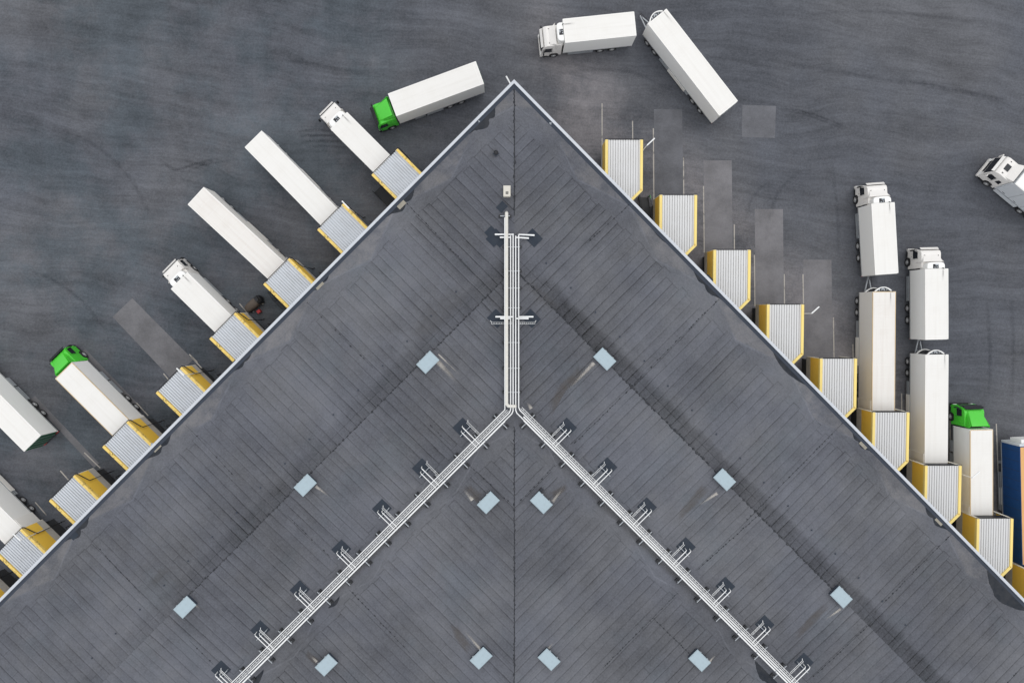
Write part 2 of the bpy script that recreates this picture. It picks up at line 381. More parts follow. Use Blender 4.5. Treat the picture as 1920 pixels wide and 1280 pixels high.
def thing(name, label, cat, loc=(0, 0, 0), rz=0.0, group=None):
    o = bpy.data.objects.new(name, None); COL.objects.link(o); o.empty_display_size = .5
    o.location = loc; o.rotation_euler = (0, 0, rz); o['label'] = label; o['category'] = cat
    if group: o['group'] = group
    return o
def dup(root, loc, rz, label):
    def cp(o, par):
        c = o.copy(); COL.objects.link(c)
        if par: c.parent = par
        for ch in list(o.children): cp(ch, c)
        return c
    r = cp(root, None); r.location = loc; r.rotation_euler = (0, 0, rz); r['label'] = label
    return r
def struct(name, bm, mat, **k):
    o = obj(name, bm, mat, **k); o['kind'] = 'structure'; return o

# ------------------------------------------------------------------ ground
bm = B(); bmesh.ops.create_grid(bm, x_segments=40, y_segments=40, size=450)
struct('ground', bm, 'asphalt')
def gpoly(name, pts, mat, z):
    bm = B(); ps = [P(x, y, 0) for x, y in pts]
    f = bm.faces.new([bm.verts.new((p.x, p.y, z)) for p in ps]); 
    if f.normal.z < 0: f.normal_flip()
    bm.normal_update()
    if f.normal.z < 0: f.normal_flip()
    return struct(name, bm, mat)
for pts, m_ in (([(1319, 301), (1372, 301), (1374, 474), (1321, 474)], 'conc'),
                ([(1415, 392), (1468, 392), (1470, 574), (1417, 574)], 'conc'),
                ([(1506, 487), (1559, 487), (1561, 672), (1508, 672)], 'conc'),
                ([(1226, 205), (1279, 205), (1281, 369), (1228, 369)], 'conc2'),
                ([(1392, 197), (1455, 199), (1453, 259), (1391, 257)], 'conc2'),
                ([(211, 594), (248, 559), (362, 674), (323, 712)], 'conc3'),
                ([(57, 748), (66, 742), (186, 868), (176, 876)], 'conc3'),
                ([(152, 660), (160, 654), (262, 760), (255, 766)], 'conc3')):
    gpoly('pavement_patch', pts, m_, .004)
def gline(a, b, wd=.13):
    A, C = P(*a, 0), P(*b, 0); t = (C - A).normalized(); s = Vector((-t.y, t.x, 0)) * wd / 2; bm = B()
    n = max(1, int((C - A).length / .8)); vs = []
    for i in range(n + 1):
        p = A.lerp(C, i / n); k = random.uniform(.85, 1.05)
        vs.append((bm.verts.new((p + s * k) + Vector((0, 0, .009))), bm.verts.new((p - s * k) + Vector((0, 0, .009)))))
    for i in range(n): bm.faces.new([vs[i][0], vs[i][1], vs[i + 1][1], vs[i + 1][0]])
    struct('bay_line', bm, 'line')
for a, b in (((1128.8, 194), (1129, 310)), ((1186, 227), (1186.5, 280)), ((1225, 241), (1226, 381)), ((1281.5, 295), (1282, 380)),
             ((1319, 349), (1320.5, 474)), ((1376.7, 421), (1377, 485)), ((1414.5, 478), (1415.5, 574)), ((1470.5, 514), (1471, 585)),
             ((1505.5, 514), (1506.5, 572)), ((1562.5, 595), (1564, 685)), ((1599, 645), (1600, 685)), ((1690.4, 737), (1691, 785)),
             ((1781, 770), (1782.5, 880)), ((1868, 794), (1872, 905)),
             ((306.6, 700), (318, 714)), ((358, 668), (380, 692)), ((256, 755), (278, 779)), ((158, 848), (188, 877)),
             ((113, 882), (129, 900)), ((66, 941), (87, 965)), ((449, 569), (465, 588)), ((355, 664), (370, 679))):
    gline(a, b)

def tyre_mark(pts, wd=.28, peak=1.0):
    P_ = [P(x, y, 0) for x, y in pts]; path = []
    for i in range(len(P_) - 1):                      # Catmull-Rom through the given points
        p0, p1, p2, p3 = P_[max(0, i - 1)], P_[i], P_[i + 1], P_[min(len(P_) - 1, i + 2)]
        for k in range(8):
            t = k / 8; path.append(.5 * ((2 * p1) + (p2 - p0) * t + (2 * p0 - 5 * p1 + 4 * p2 - p3) * t * t + (3 * p1 - p0 - 3 * p2 + p3) * t ** 3))
    path.append(P_[-1]); n = len(path); verts = []; fade = []; faces = []
    for i, p in enumerate(path):
        t = (path[min(n - 1, i + 1)] - path[max(0, i - 1)]).normalized(); s_ = Vector((-t.y, t.x, 0)); k = i / (n - 1)
        for e in (-1, 0, 1):
            q = p + s_ * e * wd; verts.append((q.x, q.y, .006)); fade.append(peak * math.sin(math.pi * min(1, max(0, k))) ** .6 * (1 if e == 0 else 0))
    for i in range(n - 1):
        for j in range(2): faces.append((i * 3 + j, i * 3 + j + 3, i * 3 + j + 4, i * 3 + j + 1))
    me = bpy.data.meshes.new('tyre_mark'); me.from_pydata(verts, [], faces)
    at = me.attributes.new('fade', 'FLOAT', 'POINT'); at.data.foreach_set('value', fade); me.materials.append(M['tyremark'])
    o = bpy.data.objects.new('tyre_mark', me); COL.objects.link(o); o['kind'] = 'structure'
for pts, wd, pk in (([(1462, 204), (1500, 208), (1545, 222), (1590, 241)], .22, .9), ([(1466, 208), (1502, 213), (1546, 228), (1586, 244)], .18, .6),
                    ([(1690, 150), (1760, 162), (1840, 178), (1888, 187)], .3, .8), ([(1720, 160), (1790, 172), (1880, 192)], .2, .5),
                    ([(300, 300), (330, 318), (370, 306), (415, 296)], .25, .9), ([(310, 312), (345, 322), (385, 308), (430, 302)], .2, .7), ([(345, 300), (372, 308), (400, 306)], .3, .8),
                    ([(556, 247), (590, 244), (630, 246)], .22, .9), ([(560, 256), (600, 254), (640, 257)], .22, .9), ([(565, 266), (604, 264), (646, 267)], .22, .8), ([(572, 276), (610, 274), (652, 278)], .22, .7),
                    ([(1500, 30), (1600, 22), (1720, 28), (1830, 44)], .35, .5), ([(1480, 120), (1560, 132), (1660, 150), (1760, 158)], .4, .5),
                    ([(420, 110), (520, 112), (620, 126), (720, 150)], .3, .5), ([(60, 240), (160, 262), (240, 330), (290, 420)], .35, .5), ([(20, 500), (90, 520), (160, 570), (210, 640)], .3, .5),
                    ([(1560, 300), (1570, 400), (1572, 480)], .3, .4), ([(1850, 560), (1856, 650), (1854, 740)], .35, .6), ([(1896, 560), (1900, 650), (1896, 760)], .35, .5),
                    ([(1700, 720), (1702, 760), (1702, 810)], .3, .6), ([(1040, 140), (1120, 130), (1190, 138), (1260, 170)], .35, .5), ([(1500, 320), (1460, 360), (1440, 420)], .3, .5), ([(1440, 340), (1410, 372), (1395, 420)], .25, .5)):
    tyre_mark(pts, wd, pk * .75)
# ------------------------------------------------------------------ warehouse
WH = thing('warehouse', 'large corner warehouse with dark felt roof and pale metal eaves', 'building', (CORNER.x, CORNER.y, 0))
UMAX = 88.0
for s, rz, sg in (('L', R(225), 1), ('R', R(135), -1)):
    bm = B()
    for i in range(len(VB) - 1):
        v1, v2, z1, z2 = VB[i], VB[i + 1], ZB[i], ZB[i + 1]
        q = [(v1 * sg, v1, z1), (UMAX * sg, v1, z1), (UMAX * sg, v2, z2), (v2 * sg, v2, z2)]
        vs = [bm.verts.new(p) for p in q]
        if (vs[2].co - vs[3].co).length < .02: vs = vs[:3]
        f = bm.faces.new(vs); f.normal_update()
        if f.normal.z < 0: f.normal_flip()
    bmesh.ops.remove_doubles(bm, verts=bm.verts, dist=.001)
    obj('roof', bm, 'felt_' + s, WH, (0, 0, 0), rz)
    bm = B()                                        # coping: folded metal cap, mitred at the corner
    def strip(bm, va, vb, za, zb):
        add(bm, [(va * sg, va, za), (UMAX * sg, va, za), (UMAX * sg, vb, za), (vb * sg, vb, za),
                 (va * sg, va, zb), (UMAX * sg, va, zb), (UMAX * sg, vb, zb), (vb * sg, vb, zb)], BOXF)
        bmesh.ops.recalc_face_normals(bm, faces=bm.faces)
    strip(bm, 0.0, .27, 8.40, 8.5); obj('coping', bm, 'coping', WH, (0, 0, 0), rz)
    bm = B(); strip(bm, .08, .33, 7.6, 8.397); add(bm, [(.34 * sg, .34, 8.38), (UMAX * sg, .34, 8.38), (UMAX * sg, .60, 8.256), (.60 * sg, .60, 8.256), (.34 * sg, .34, 8.2), (UMAX * sg, .34, 8.2), (UMAX * sg, .60, 8.2), (.60 * sg, .60, 8.2)], BOXF); bmesh.ops.recalc_face_normals(bm, faces=bm.faces); obj('parapet', bm, 'upstand', WH, (0, 0, 0), rz)
    bm = B(); strip(bm, .11, .34, 0.0, 7.597); obj('wall', bm, 'wall', WH, (0, 0, 0), rz)
    bm = B(); box(bm, sg * UMAX - .3, sg * UMAX, UMAX * 0 + .5, UMAX, 0, 7.9); obj('wall', bm, 'wall', WH, (0, 0, 0), rz)
    # coping joints
    bm = B()
    for k in range(1, 22): box(bm, sg * (k * 4 + .01), sg * (k * 4 - .01) , .0, .272, 8.5005, 8.506)
    bmesh.ops.recalc_face_normals(bm, faces=bm.faces)
    obj('coping_joint', bm, 'steel', WH, (0, 0, 0), rz)

def wh_part(name, bm, mat, label=None, smooth=False):
    bmesh.ops.translate(bm, verts=bm.verts, vec=(-CORNER.x, -CORNER.y, 0))
    return obj(name, bm, mat, WH, label=label, smooth=smooth)

def bead_ribbon(A, C, r, dens, strip=0.0, name='joint_ridge'):
    """one continuous welded seam with irregular lumps, draped on the roof"""
    L = (C - A).length; t = (C - A).normalized(); s = Vector((-t.y, t.x, 0)); bm = B()
    step = .055; n = int(L / step); beads = []; k = 0.0
    while k < L:
        if random.random() < dens: beads.append((k, r * random.uniform(.65, 1.3), r * random.uniform(.8, 2.0), random.uniform(-.05, .05)))
        k += random.uniform(.26, .62)
    bi = 0; prev = None
    for i in range(n + 1):
        k = i * step; hh = 0.0; off = 0.0
        for b in beads:
            if b[0] > k + .5: break
            if b[0] < k - .5: continue
            q = 1 - ((k - b[0]) / b[2]) ** 2
            if q > 0 and math.sqrt(q) * b[1] > hh: hh = math.sqrt(q) * b[1]; off = b[3]
        w_ = max(hh, .012, strip * random.uniform(.9, 1.1)); p = A + t * k + s * off; z = roofz(uv_of(p)[2])
        e = []
        for a_, h_ in ((-1, .004), (-.55, .004 + hh * .6 + .008), (.55, .004 + hh * .6 + .008), (1, .004)):
            q = p + s * a_ * w_; q.z = z + h_; e.append(bm.verts.new(q))
        if prev:
            for m_ in range(3):
                f = bm.faces.new([prev[m_], prev[m_ + 1], e[m_ + 1], e[m_]]); f.normal_update()
                if f.normal.z < 0: f.normal_flip()
        prev = e
    wh_part(name, bm, 'knob')
def bump_row(a, b, step=.42, r=.085, strip=.0, dens=.8): bead_ribbon(RP(*a), RP(*b), r, dens, strip)
# mitre line, ridges and expansion joints
bump_row((964.5, 168), (964.5, 405), .55, .10, .06); bump_row((964.5, 800), (964.5, 1290), .42, .085, .05, .9)
def wing_row(s, u0, u1, v, r=.085): bead_ribbon(uv_pt(s, u0, v), uv_pt(s, u1, v), r, .85, name='ridge_line')
wing_row('L', 14.0, 62, 13.5, r=.085); wing_row('R', 14.0, 62, 13.5, r=.11)
for a, b, d in (((763, 382), (885, 508), .75), ((154, 995), (262, 1110), .5), ((348, 796), (440, 893), .45), ((576, 567), (700, 690), .35),
                ((1183, 381), (1100, 457), .9), ((1348, 561), (1180, 728), .8), ((1583, 790), (1400, 975), .85), ((1785, 1000), (1640, 1147), .9), ((1915, 1250), (1880, 1290), .8),
                ((1201, 709), (1076, 832), .85), ((1437, 951), (1306, 1069), .9), ((1640, 1160), (1524, 1269), .85),
                ((806, 797), (849, 838), .5), ((538, 965), (620, 1045), .35), ((355, 1200), (400, 1245), .6),
                ((1270, 1111), (1130, 1252), .9), ((1226, 1159), (1300, 1232), .8), ((1040, 872), (972, 942), .8), ((881, 873), (960, 945), .6), ((655, 1105), (770, 1225), .5)):
    bump_row(a, b, .40, .065, 0, d)

def fade_patch(name, ring, mat, dz=.012, core=(.5, .5), parent_z=None, inner=.55, peak=1.0, label=None):
    """irregular sheet on the roof; ring = outline in px; fades to its rim through a 'fade' attribute"""
    pts = [RP(x, y) for x, y in ring]; c = sum(pts, Vector()) / len(pts)
    me_pts = []; dense = []
    for i in range(len(pts)):
        a, b = pts[i], pts[(i + 1) % len(pts)]
        n = max(1, int((b - a).length / .5))
        dense += [a.lerp(b, k / n) for k in range(n)]
    n = len(dense); verts = []; fade = []; faces = []
    for lv, f in ((1.0, 0.0), (.72, peak * .5), (.40, peak), (0.15, peak)):
        for p in dense:
            q = c.lerp(p, lv); q.z = roofz(uv_of(q)[2]) + dz; verts.append((q.x - CORNER.x, q.y - CORNER.y, q.z)); fade.append(f)
    for L in range(3):
        for i in range(n): faces.append((L * n + i, L * n + (i + 1) % n, (L + 1) * n + (i + 1) % n, (L + 1) * n + i))
    faces.append(tuple(3 * n + i for i in range(n)))
    me = bpy.data.meshes.new(name); me.from_pydata(verts, [], faces)
    at = me.attributes.new('fade', 'FLOAT', 'POINT'); at.data.foreach_set('value', fade)
    me.materials.append(M[mat]); bmx = B(); bmx.from_mesh(me); bmesh.ops.recalc_face_normals(bmx, faces=bmx.faces)
    if sum(f.normal.z for f in bmx.faces) < 0: bmesh.ops.reverse_faces(bmx, faces=bmx.faces)
    bmx.to_mesh(me); bmx.free()
    o = bpy.data.objects.new(name, me); COL.objects.link(o); o.parent = WH
    return o
def streak(a, b, w0, w1, mat='streak', dz=.016, peak=1.0, name='dirt_streak'):
    """tapering stain from a (strong) to b (gone), px"""
    A, C = RP(*a), RP(*b); t = (C - A).normalized(); s = Vector((-t.y, t.x, 0)); n = 8; verts = []; fade = []; faces = []
    for i in range(n + 1):
        k = i / n; p = A.lerp(C, k); wd = w0 + (w1 - w0) * k
        for j, e in enumerate((-1, -.5, 0, .5, 1)):
            q = p + s * e * wd; q.z = roofz(uv_of(q)[2]) + dz
            verts.append((q.x - CORNER.x, q.y - CORNER.y, q.z)); fade.append(peak * (1 - k) ** 1.1 * (0 if abs(e) == 1 else .7 if e else 1))
    for i in range(n):
        for j in range(4): faces.append((i * 5 + j, i * 5 + j + 1, i * 5 + j + 6, i * 5 + j + 5))
    me = bpy.data.meshes.new(name); me.from_pydata(verts, [], faces)
    at = me.attributes.new('fade', 'FLOAT', 'POINT'); at.data.foreach_set('value', fade); me.materials.append(M[mat])
    o = bpy.data.objects.new(name, me); COL.objects.link(o); o.parent = WH

# wet patches in the gutter and valley: (photo px of the middle, half length m, inner reach m, lobes)
def puddle(px, hl, v0, v1, lobes=1, sharp=1.0):
    if v0 == .56: v1 = v0 + (v1 - v0) * .78
    sd_, u, v = uv_of(RP(*px)); n = 30; rim = []; skew = random.uniform(-.5, .5)
    rnd = [random.uniform(.93, 1.05) for _ in range(n + 1)]
    for i in range(n + 1):
        k = i / n * 2 - 1
        k = k + skew * .35 * (1 - k * k); prof = (1 - abs(k) ** 1.6) ** .9 if lobes == 1 else max(0, (1 - abs(k) ** 1.3)) ** .9 * (.45 + .75 * abs(math.sin(k * 3.4 + .5)))
        rim.append(((i / n * 2 - 1) * hl + random.uniform(-.04, .04), v0 + (v1 - v0) * prof * (.6 * rnd[i] + .4 * rnd[max(0, i - 1)])))
    n2 = len(rim); verts = []; fade = []; faces = []
    for i, (du, vi) in enumerate(rim):
        kk = i / n; ef = min(1, min(kk, 1 - kk) * 7)
        for j in range(7):
            f = j / 6; vv_ = v0 + (max(vi, v0 + .03) - v0) * f; q = uv_pt(sd_, u + du, vv_); q.z = roofz(vv_) + .010
            verts.append((q.x - CORNER.x, q.y - CORNER.y, q.z)); fade.append((min(1.0, (1 - f) * 3.0)) * ef)
    for i in range(n2 - 1):
        for j in range(6): faces.append((i * 7 + j, i * 7 + j + 1, i * 7 + j + 8, i * 7 + j + 7))
    me = bpy.data.meshes.new('rain_puddle'); me.from_pydata(verts, [], faces)
    at = me.attributes.new('fade', 'FLOAT', 'POINT'); at.data.foreach_set('value', fade); me.materials.append(M['puddle'])
    o = bpy.data.objects.new('rain_puddle', me); COL.objects.link(o); o.parent = WH
for px, hl, v1, lb in (((901, 224), 2.0, 1.75, 2), ((750, 378), 2.1, 1.55, 2), ((600, 530), 1.3, 1.0, 2), ((450, 676), 1.5, 1.0, 2), ((290, 832), 2.0, 1.35, 2), ((140, 988), 1.9, 1.5, 2),
                       ((1333, 532), 2.3, 1.25, 2), ((1486, 685), 2.5, 1.3, 1), ((1622, 825), 1.6, 1.2, 2), ((1764, 968), 2.0, 1.4, 2), ((1896, 1100), 3.2, 2.5, 1), ((1240, 440), 1.2, .75, 1)):
    puddle(px, hl, .56, v1, lb)
for px, hl, v0, v1 in (((1003, 780), 1.2, 23.35, 22.4), ((915, 792), 1.2, 23.3, 22.5), ((1070, 852), .7, 23.3, 22.8), ((1478, 1240), 3.9, 23.5, 21.6), ((1440, 1262), 2.0, 24.5, 25.5), ((470, 1276), 1.9, 24.4, 25.2), ((618, 1120), .9, 24.6, 25.0)):
    puddle(px, hl, v0, v1)
# faint dark damp along the foot of the pipe valleys and broad brown dirt
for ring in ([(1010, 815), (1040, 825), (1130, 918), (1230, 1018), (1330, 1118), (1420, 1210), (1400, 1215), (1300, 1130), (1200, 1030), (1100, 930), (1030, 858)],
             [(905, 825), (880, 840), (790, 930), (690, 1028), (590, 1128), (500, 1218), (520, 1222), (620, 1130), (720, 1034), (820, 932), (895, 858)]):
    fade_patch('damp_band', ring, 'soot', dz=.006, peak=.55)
for ring in ([(1110, 690), (1060, 735), (1030, 790), (1020, 765), (1050, 715), (1090, 680)], [(1335, 915), (1310, 945), (1270, 985), (1262, 970), (1290, 935), (1320, 900)],
             [(1560, 1135), (1530, 1170), (1490, 1205), (1485, 1190), (1520, 1150), (1548, 1125)], [(907, 925), (880, 905), (866, 912), (885, 938), (898, 948)],
             [(890, 1215), (858, 1170), (840, 1165), (850, 1195), (878, 1232)], [(1025, 925), (1062, 905), (1068, 915), (1040, 938)], [(600, 1235), (575, 1215), (570, 1228), (592, 1250)]):
    fade_patch('brown_stain', ring, 'rustdirt', dz=.009)

# felt flashing pads under the pipe branches and pale drain pads
def roof_quad(c, lu, lv, wing, mat, name, dz=.02, ang=0.0):
    p = RP(*c); U, V = WING[wing]
    if ang: U = Matrix.Rotation(ang, 3, 'Z') @ U; V = Matrix.Rotation(ang, 3, 'Z') @ V
    bm = B(); vs = []
    for a, b in ((-1, -1), (1, -1), (1, 1), (-1, 1)):
        q = p + U * a * lu / 2 + V * b * lv / 2; q.z = roofz(uv_of(q)[2]) + dz; vs.append(q)
    add(bm, [v - Vector((0, 0, .03)) for v in vs] + vs, BOXF); bmesh.ops.recalc_face_normals(bm, faces=bm.faces)
    return wh_part(name, bm, mat)
PADS_L = [(867, 801), (791, 877), (716, 953), (640, 1029), (562, 1105), (488, 1180), (414.5, 1255)]
PADS_R = [(1063, 801), (1139, 875), (1213, 950), (1286, 1024.5), (1360, 1098.5), (1433.7, 1170), (1507.4, 1240.7)]
for c in PADS_L: roof_quad(c, 1.5, 1.42, 'L', 'pad', 'flashing_pad')
for c in PADS_R: roof_quad(c, 1.5, 1.42, 'R', 'pad', 'flashing_pad')
for c, sx, sy, wq, dz in (((928, 446), 1.5, 1.2, 'L', .02), ((921, 436), 1.0, 1.0, 'L', .026), ((938, 452), 1.0, .9, 'L', .014), ((1000, 446), 1.5, 1.25, 'R', .02), ((931, 597), 1.3, 1.5, 'L', .02), ((996, 597), 1.5, 1.3, 'R', .02),
                          ((941, 388), .95, .8, 'L', .02)):
    roof_quad(c, sx, sy, wq, 'pad', 'flashing_pad', dz)
for c, wq in (((751, 382), 'L'), ((597, 533), 'L'), ((292, 837), 'L'), ((1621, 832), 'R'), ((1763, 975), 'R')):
    roof_quad(c, .95, .75, wq, 'sandpad', 'drain_pad', .02)
for c, wq in (((440, 684), 'L'), ((138, 1003), 'L'), ((1328, 524), 'R')): roof_quad(c, .8, .7, wq, 'pad', 'drain_pad', .02)
for c in ((897, 227), (744, 378), (594, 527), (441, 682), (286, 833), (138, 989), (1033, 231), (1186, 384), (1332, 531), (1482, 682), (1625, 826), (1766, 969)):
    p = RP(*c); bm = B(); cyl(bm, p, .17, .08, 12); cyl(bm, p + Vector((0, 0, .08)), .10, .06, 10, r2=.05)
    wh_part('roof_drain', bm, 'steel')
# dirt streaks running from the roof hatches to the valley
for a, b, w0, w1 in (((1114, 680), (1058, 738), .28, .10), ((822, 664), (872, 712), .12, .06), ((815, 672), (862, 722), .35, .3), ((592, 911), (622, 934), .22, .1), ((886, 937), (866, 914), .30, .12), ((1036, 940), (1058, 912), .24, .1),
                     ((1345, 924), (1302, 952), .22, .06), ((1576, 1141), (1540, 1166), .18, .05), ((362, 1131), (378, 1142), .18, .1), ((905, 1221), (862, 1172), .24, .1),
                     ((1022, 1222), (1042, 1199), .24, .08), ((594, 1240), (580, 1226), .22, .1), ((1330, 1240), (1344, 1224), .18, .06), ((996, 766), (988, 752), .3, .1)):
    streak(a, b, w0, w1)

for a_, sd_, lo, hi in (((671.5, 731), 'L', -4, 12), ((1207.4, 677), 'R', -4, 12)):
    _, u_, v_ = uv_of(RP(*a_))
    for k in range(lo, hi):
        if u_ + k * 3.55 < v_ + 1: continue
        q = uv_pt(sd_, u_ + k * 3.55, v_ + random.uniform(-.05, .05)); q.z = roofz(v_)
        bm = B(); cyl(bm, q, .06, .08, 8); cyl(bm, q + Vector((0, 0, .08)), .09, .04, 10, r2=.05); wh_part('breather_vent', bm, 'upstand')
for ring in ([(880, 510), (900, 540), (850, 600), (800, 645), (770, 660), (745, 650), (770, 610), (790, 570), (830, 540)], [(1000, 520), (1060, 580), (1040, 590), (1000, 560), (975, 530)], [(330, 1060), (290, 1105), (270, 1100), (300, 1060)], [(938, 284), (932, 300), (918, 302), (910, 290), (920, 276), (932, 274)]):
    fade_patch('damp_patch', ring, 'soot', dz=.007, peak=.4)
# roof hatches
def hatch_proto():
    t = thing('roof_hatch', '', 'roof hatch', group='pale blue smoke hatches on the warehouse roof')
    bm = B(); box(bm, -.95, .95, -.64, .64, -.12, .42); obj('curb', bm, 'upstand', t)
    bm = B(); box(bm, -1.0, 1.0, -.68, .68, .43, .50); loft(bm, [[(x * a, y * b, z) for x, y in ((-1, -1), (1, -1), (1, 1), (-1, 1))] for a, b, z in ((.97, .65, .503), (.90, .58, .55))])
    bev(bm, .012, 1); obj('lid', bm, 'hatch', t)
    bm = B()
    for x in (-.5, .5): box(bm, x - .08, x + .08, -.74, -.645, .30, .42)
    obj('hinge', bm, 'steel', t)
    return t
HP = None
for c, wq, lab in (((802, 679), 'L', 'pale blue roof hatch left of the vertical pipes, nearest the roof corner'),
                   ((1134, 673), 'R', 'pale blue roof hatch right of the vertical pipes, pale streak at its left corner'),
                   ((572, 909.5), 'L', 'pale blue roof hatch midway between left eave and left pipe run, second from left'),
                   ((1359, 899), 'R', 'pale blue roof hatch, middle one of three beside the dark right ridge'),
                   ((915.5, 942), 'L', 'pale blue roof hatch just below the pipe fork, left of the center seam'),
                   ((1015, 942), 'R', 'pale blue roof hatch with a small black block at its corner, below the pipe fork'),
                   ((346, 1138), 'L', 'pale blue roof hatch farthest to the left on the roof, above the left pipe run'),
                   ((1578, 1119), 'R', 'pale blue roof hatch farthest to the right on the roof, above the right pipe run'),
                   ((902, 1233.5), 'L', 'pale blue roof hatch near the bottom edge, just left of the center seam'),
                   ((1029.5, 1236), 'R', 'pale blue roof hatch near the bottom edge, just right of the center seam'),
                   ((611.5, 1246.5), 'L', 'pale blue roof hatch at the bottom edge, just below the left pipe run'),
                   ((1312, 1238), 'R', 'pale blue roof hatch at the bottom edge, just below the right pipe run')):
    p = RP(*c, dz=.52); p.z = roofz(uv_of(p)[2]); rz = R(225) if wq == 'L' else R(135)
    if HP is None: HP = hatch_proto(); HP.location = p; HP.rotation_euler = (0, 0, rz); HP['label'] = lab
    else: dup(HP, p, rz, lab)

# small things on the roof
p = RP(950.5, 358, .9); p.z = roofz(uv_of(p)[2])
t = thing('rooftop_fan_unit', 'small beige box fan unit with dark grille at the top of the roof', 'fan unit', p)
bm = B(); box(bm, -.34, .34, -.52, .52, .08, .95); bev(bm, .06, 2); obj('casing', bm, 'beige', t, smooth=True)
bm = B(); box(bm, -.36, .36, -.54, .54, .80, .84); obj('seam_band', bm, 'cream_edge', t)
bm = B()
for k in range(4): box(bm, -.13, .15, -.34 + k * .075, -.30 + k * .075, .952, .968)
obj('grille', bm, 'black', t)
bm = B(); box(bm, -.28, .28, -.46, .46, -.08, .08); obj('base_frame', bm, 'upstand', t)
p = RP(930, 288); t = thing('vent_pipe', 'small black vent pipe with cowl near the roof corner', 'vent', p)
bm = B(); cyl(bm, (0, 0, -.05), .13, .5, 12); obj('stack', bm, 'black', t)
bm = B(); cyl(bm, (0, 0, .42), .24, .16, 12, r2=.10); obj('cowl', bm, 'black', t, smooth=True)
bm = B(); box(bm, -.24, .24, -.24, .24, .0, .03); obj('flashing', bm, 'upstand', t, rz=R(45))
p = RP(1014.5, 917.5); t = thing('roof_block', 'small black block at the corner of a roof hatch', 'block', p, R(45))
bm = B(); box(bm, -.2, .2, -.17, .17, -.05, .25); bev(bm, .03, 1); obj('body', bm, 'black', t)
bm = B(); box(bm, -.22, .22, -.03, .03, .252, .27); obj('strap', bm, 'upstand', t)
for c, lab in (((997, 742), None),): pass

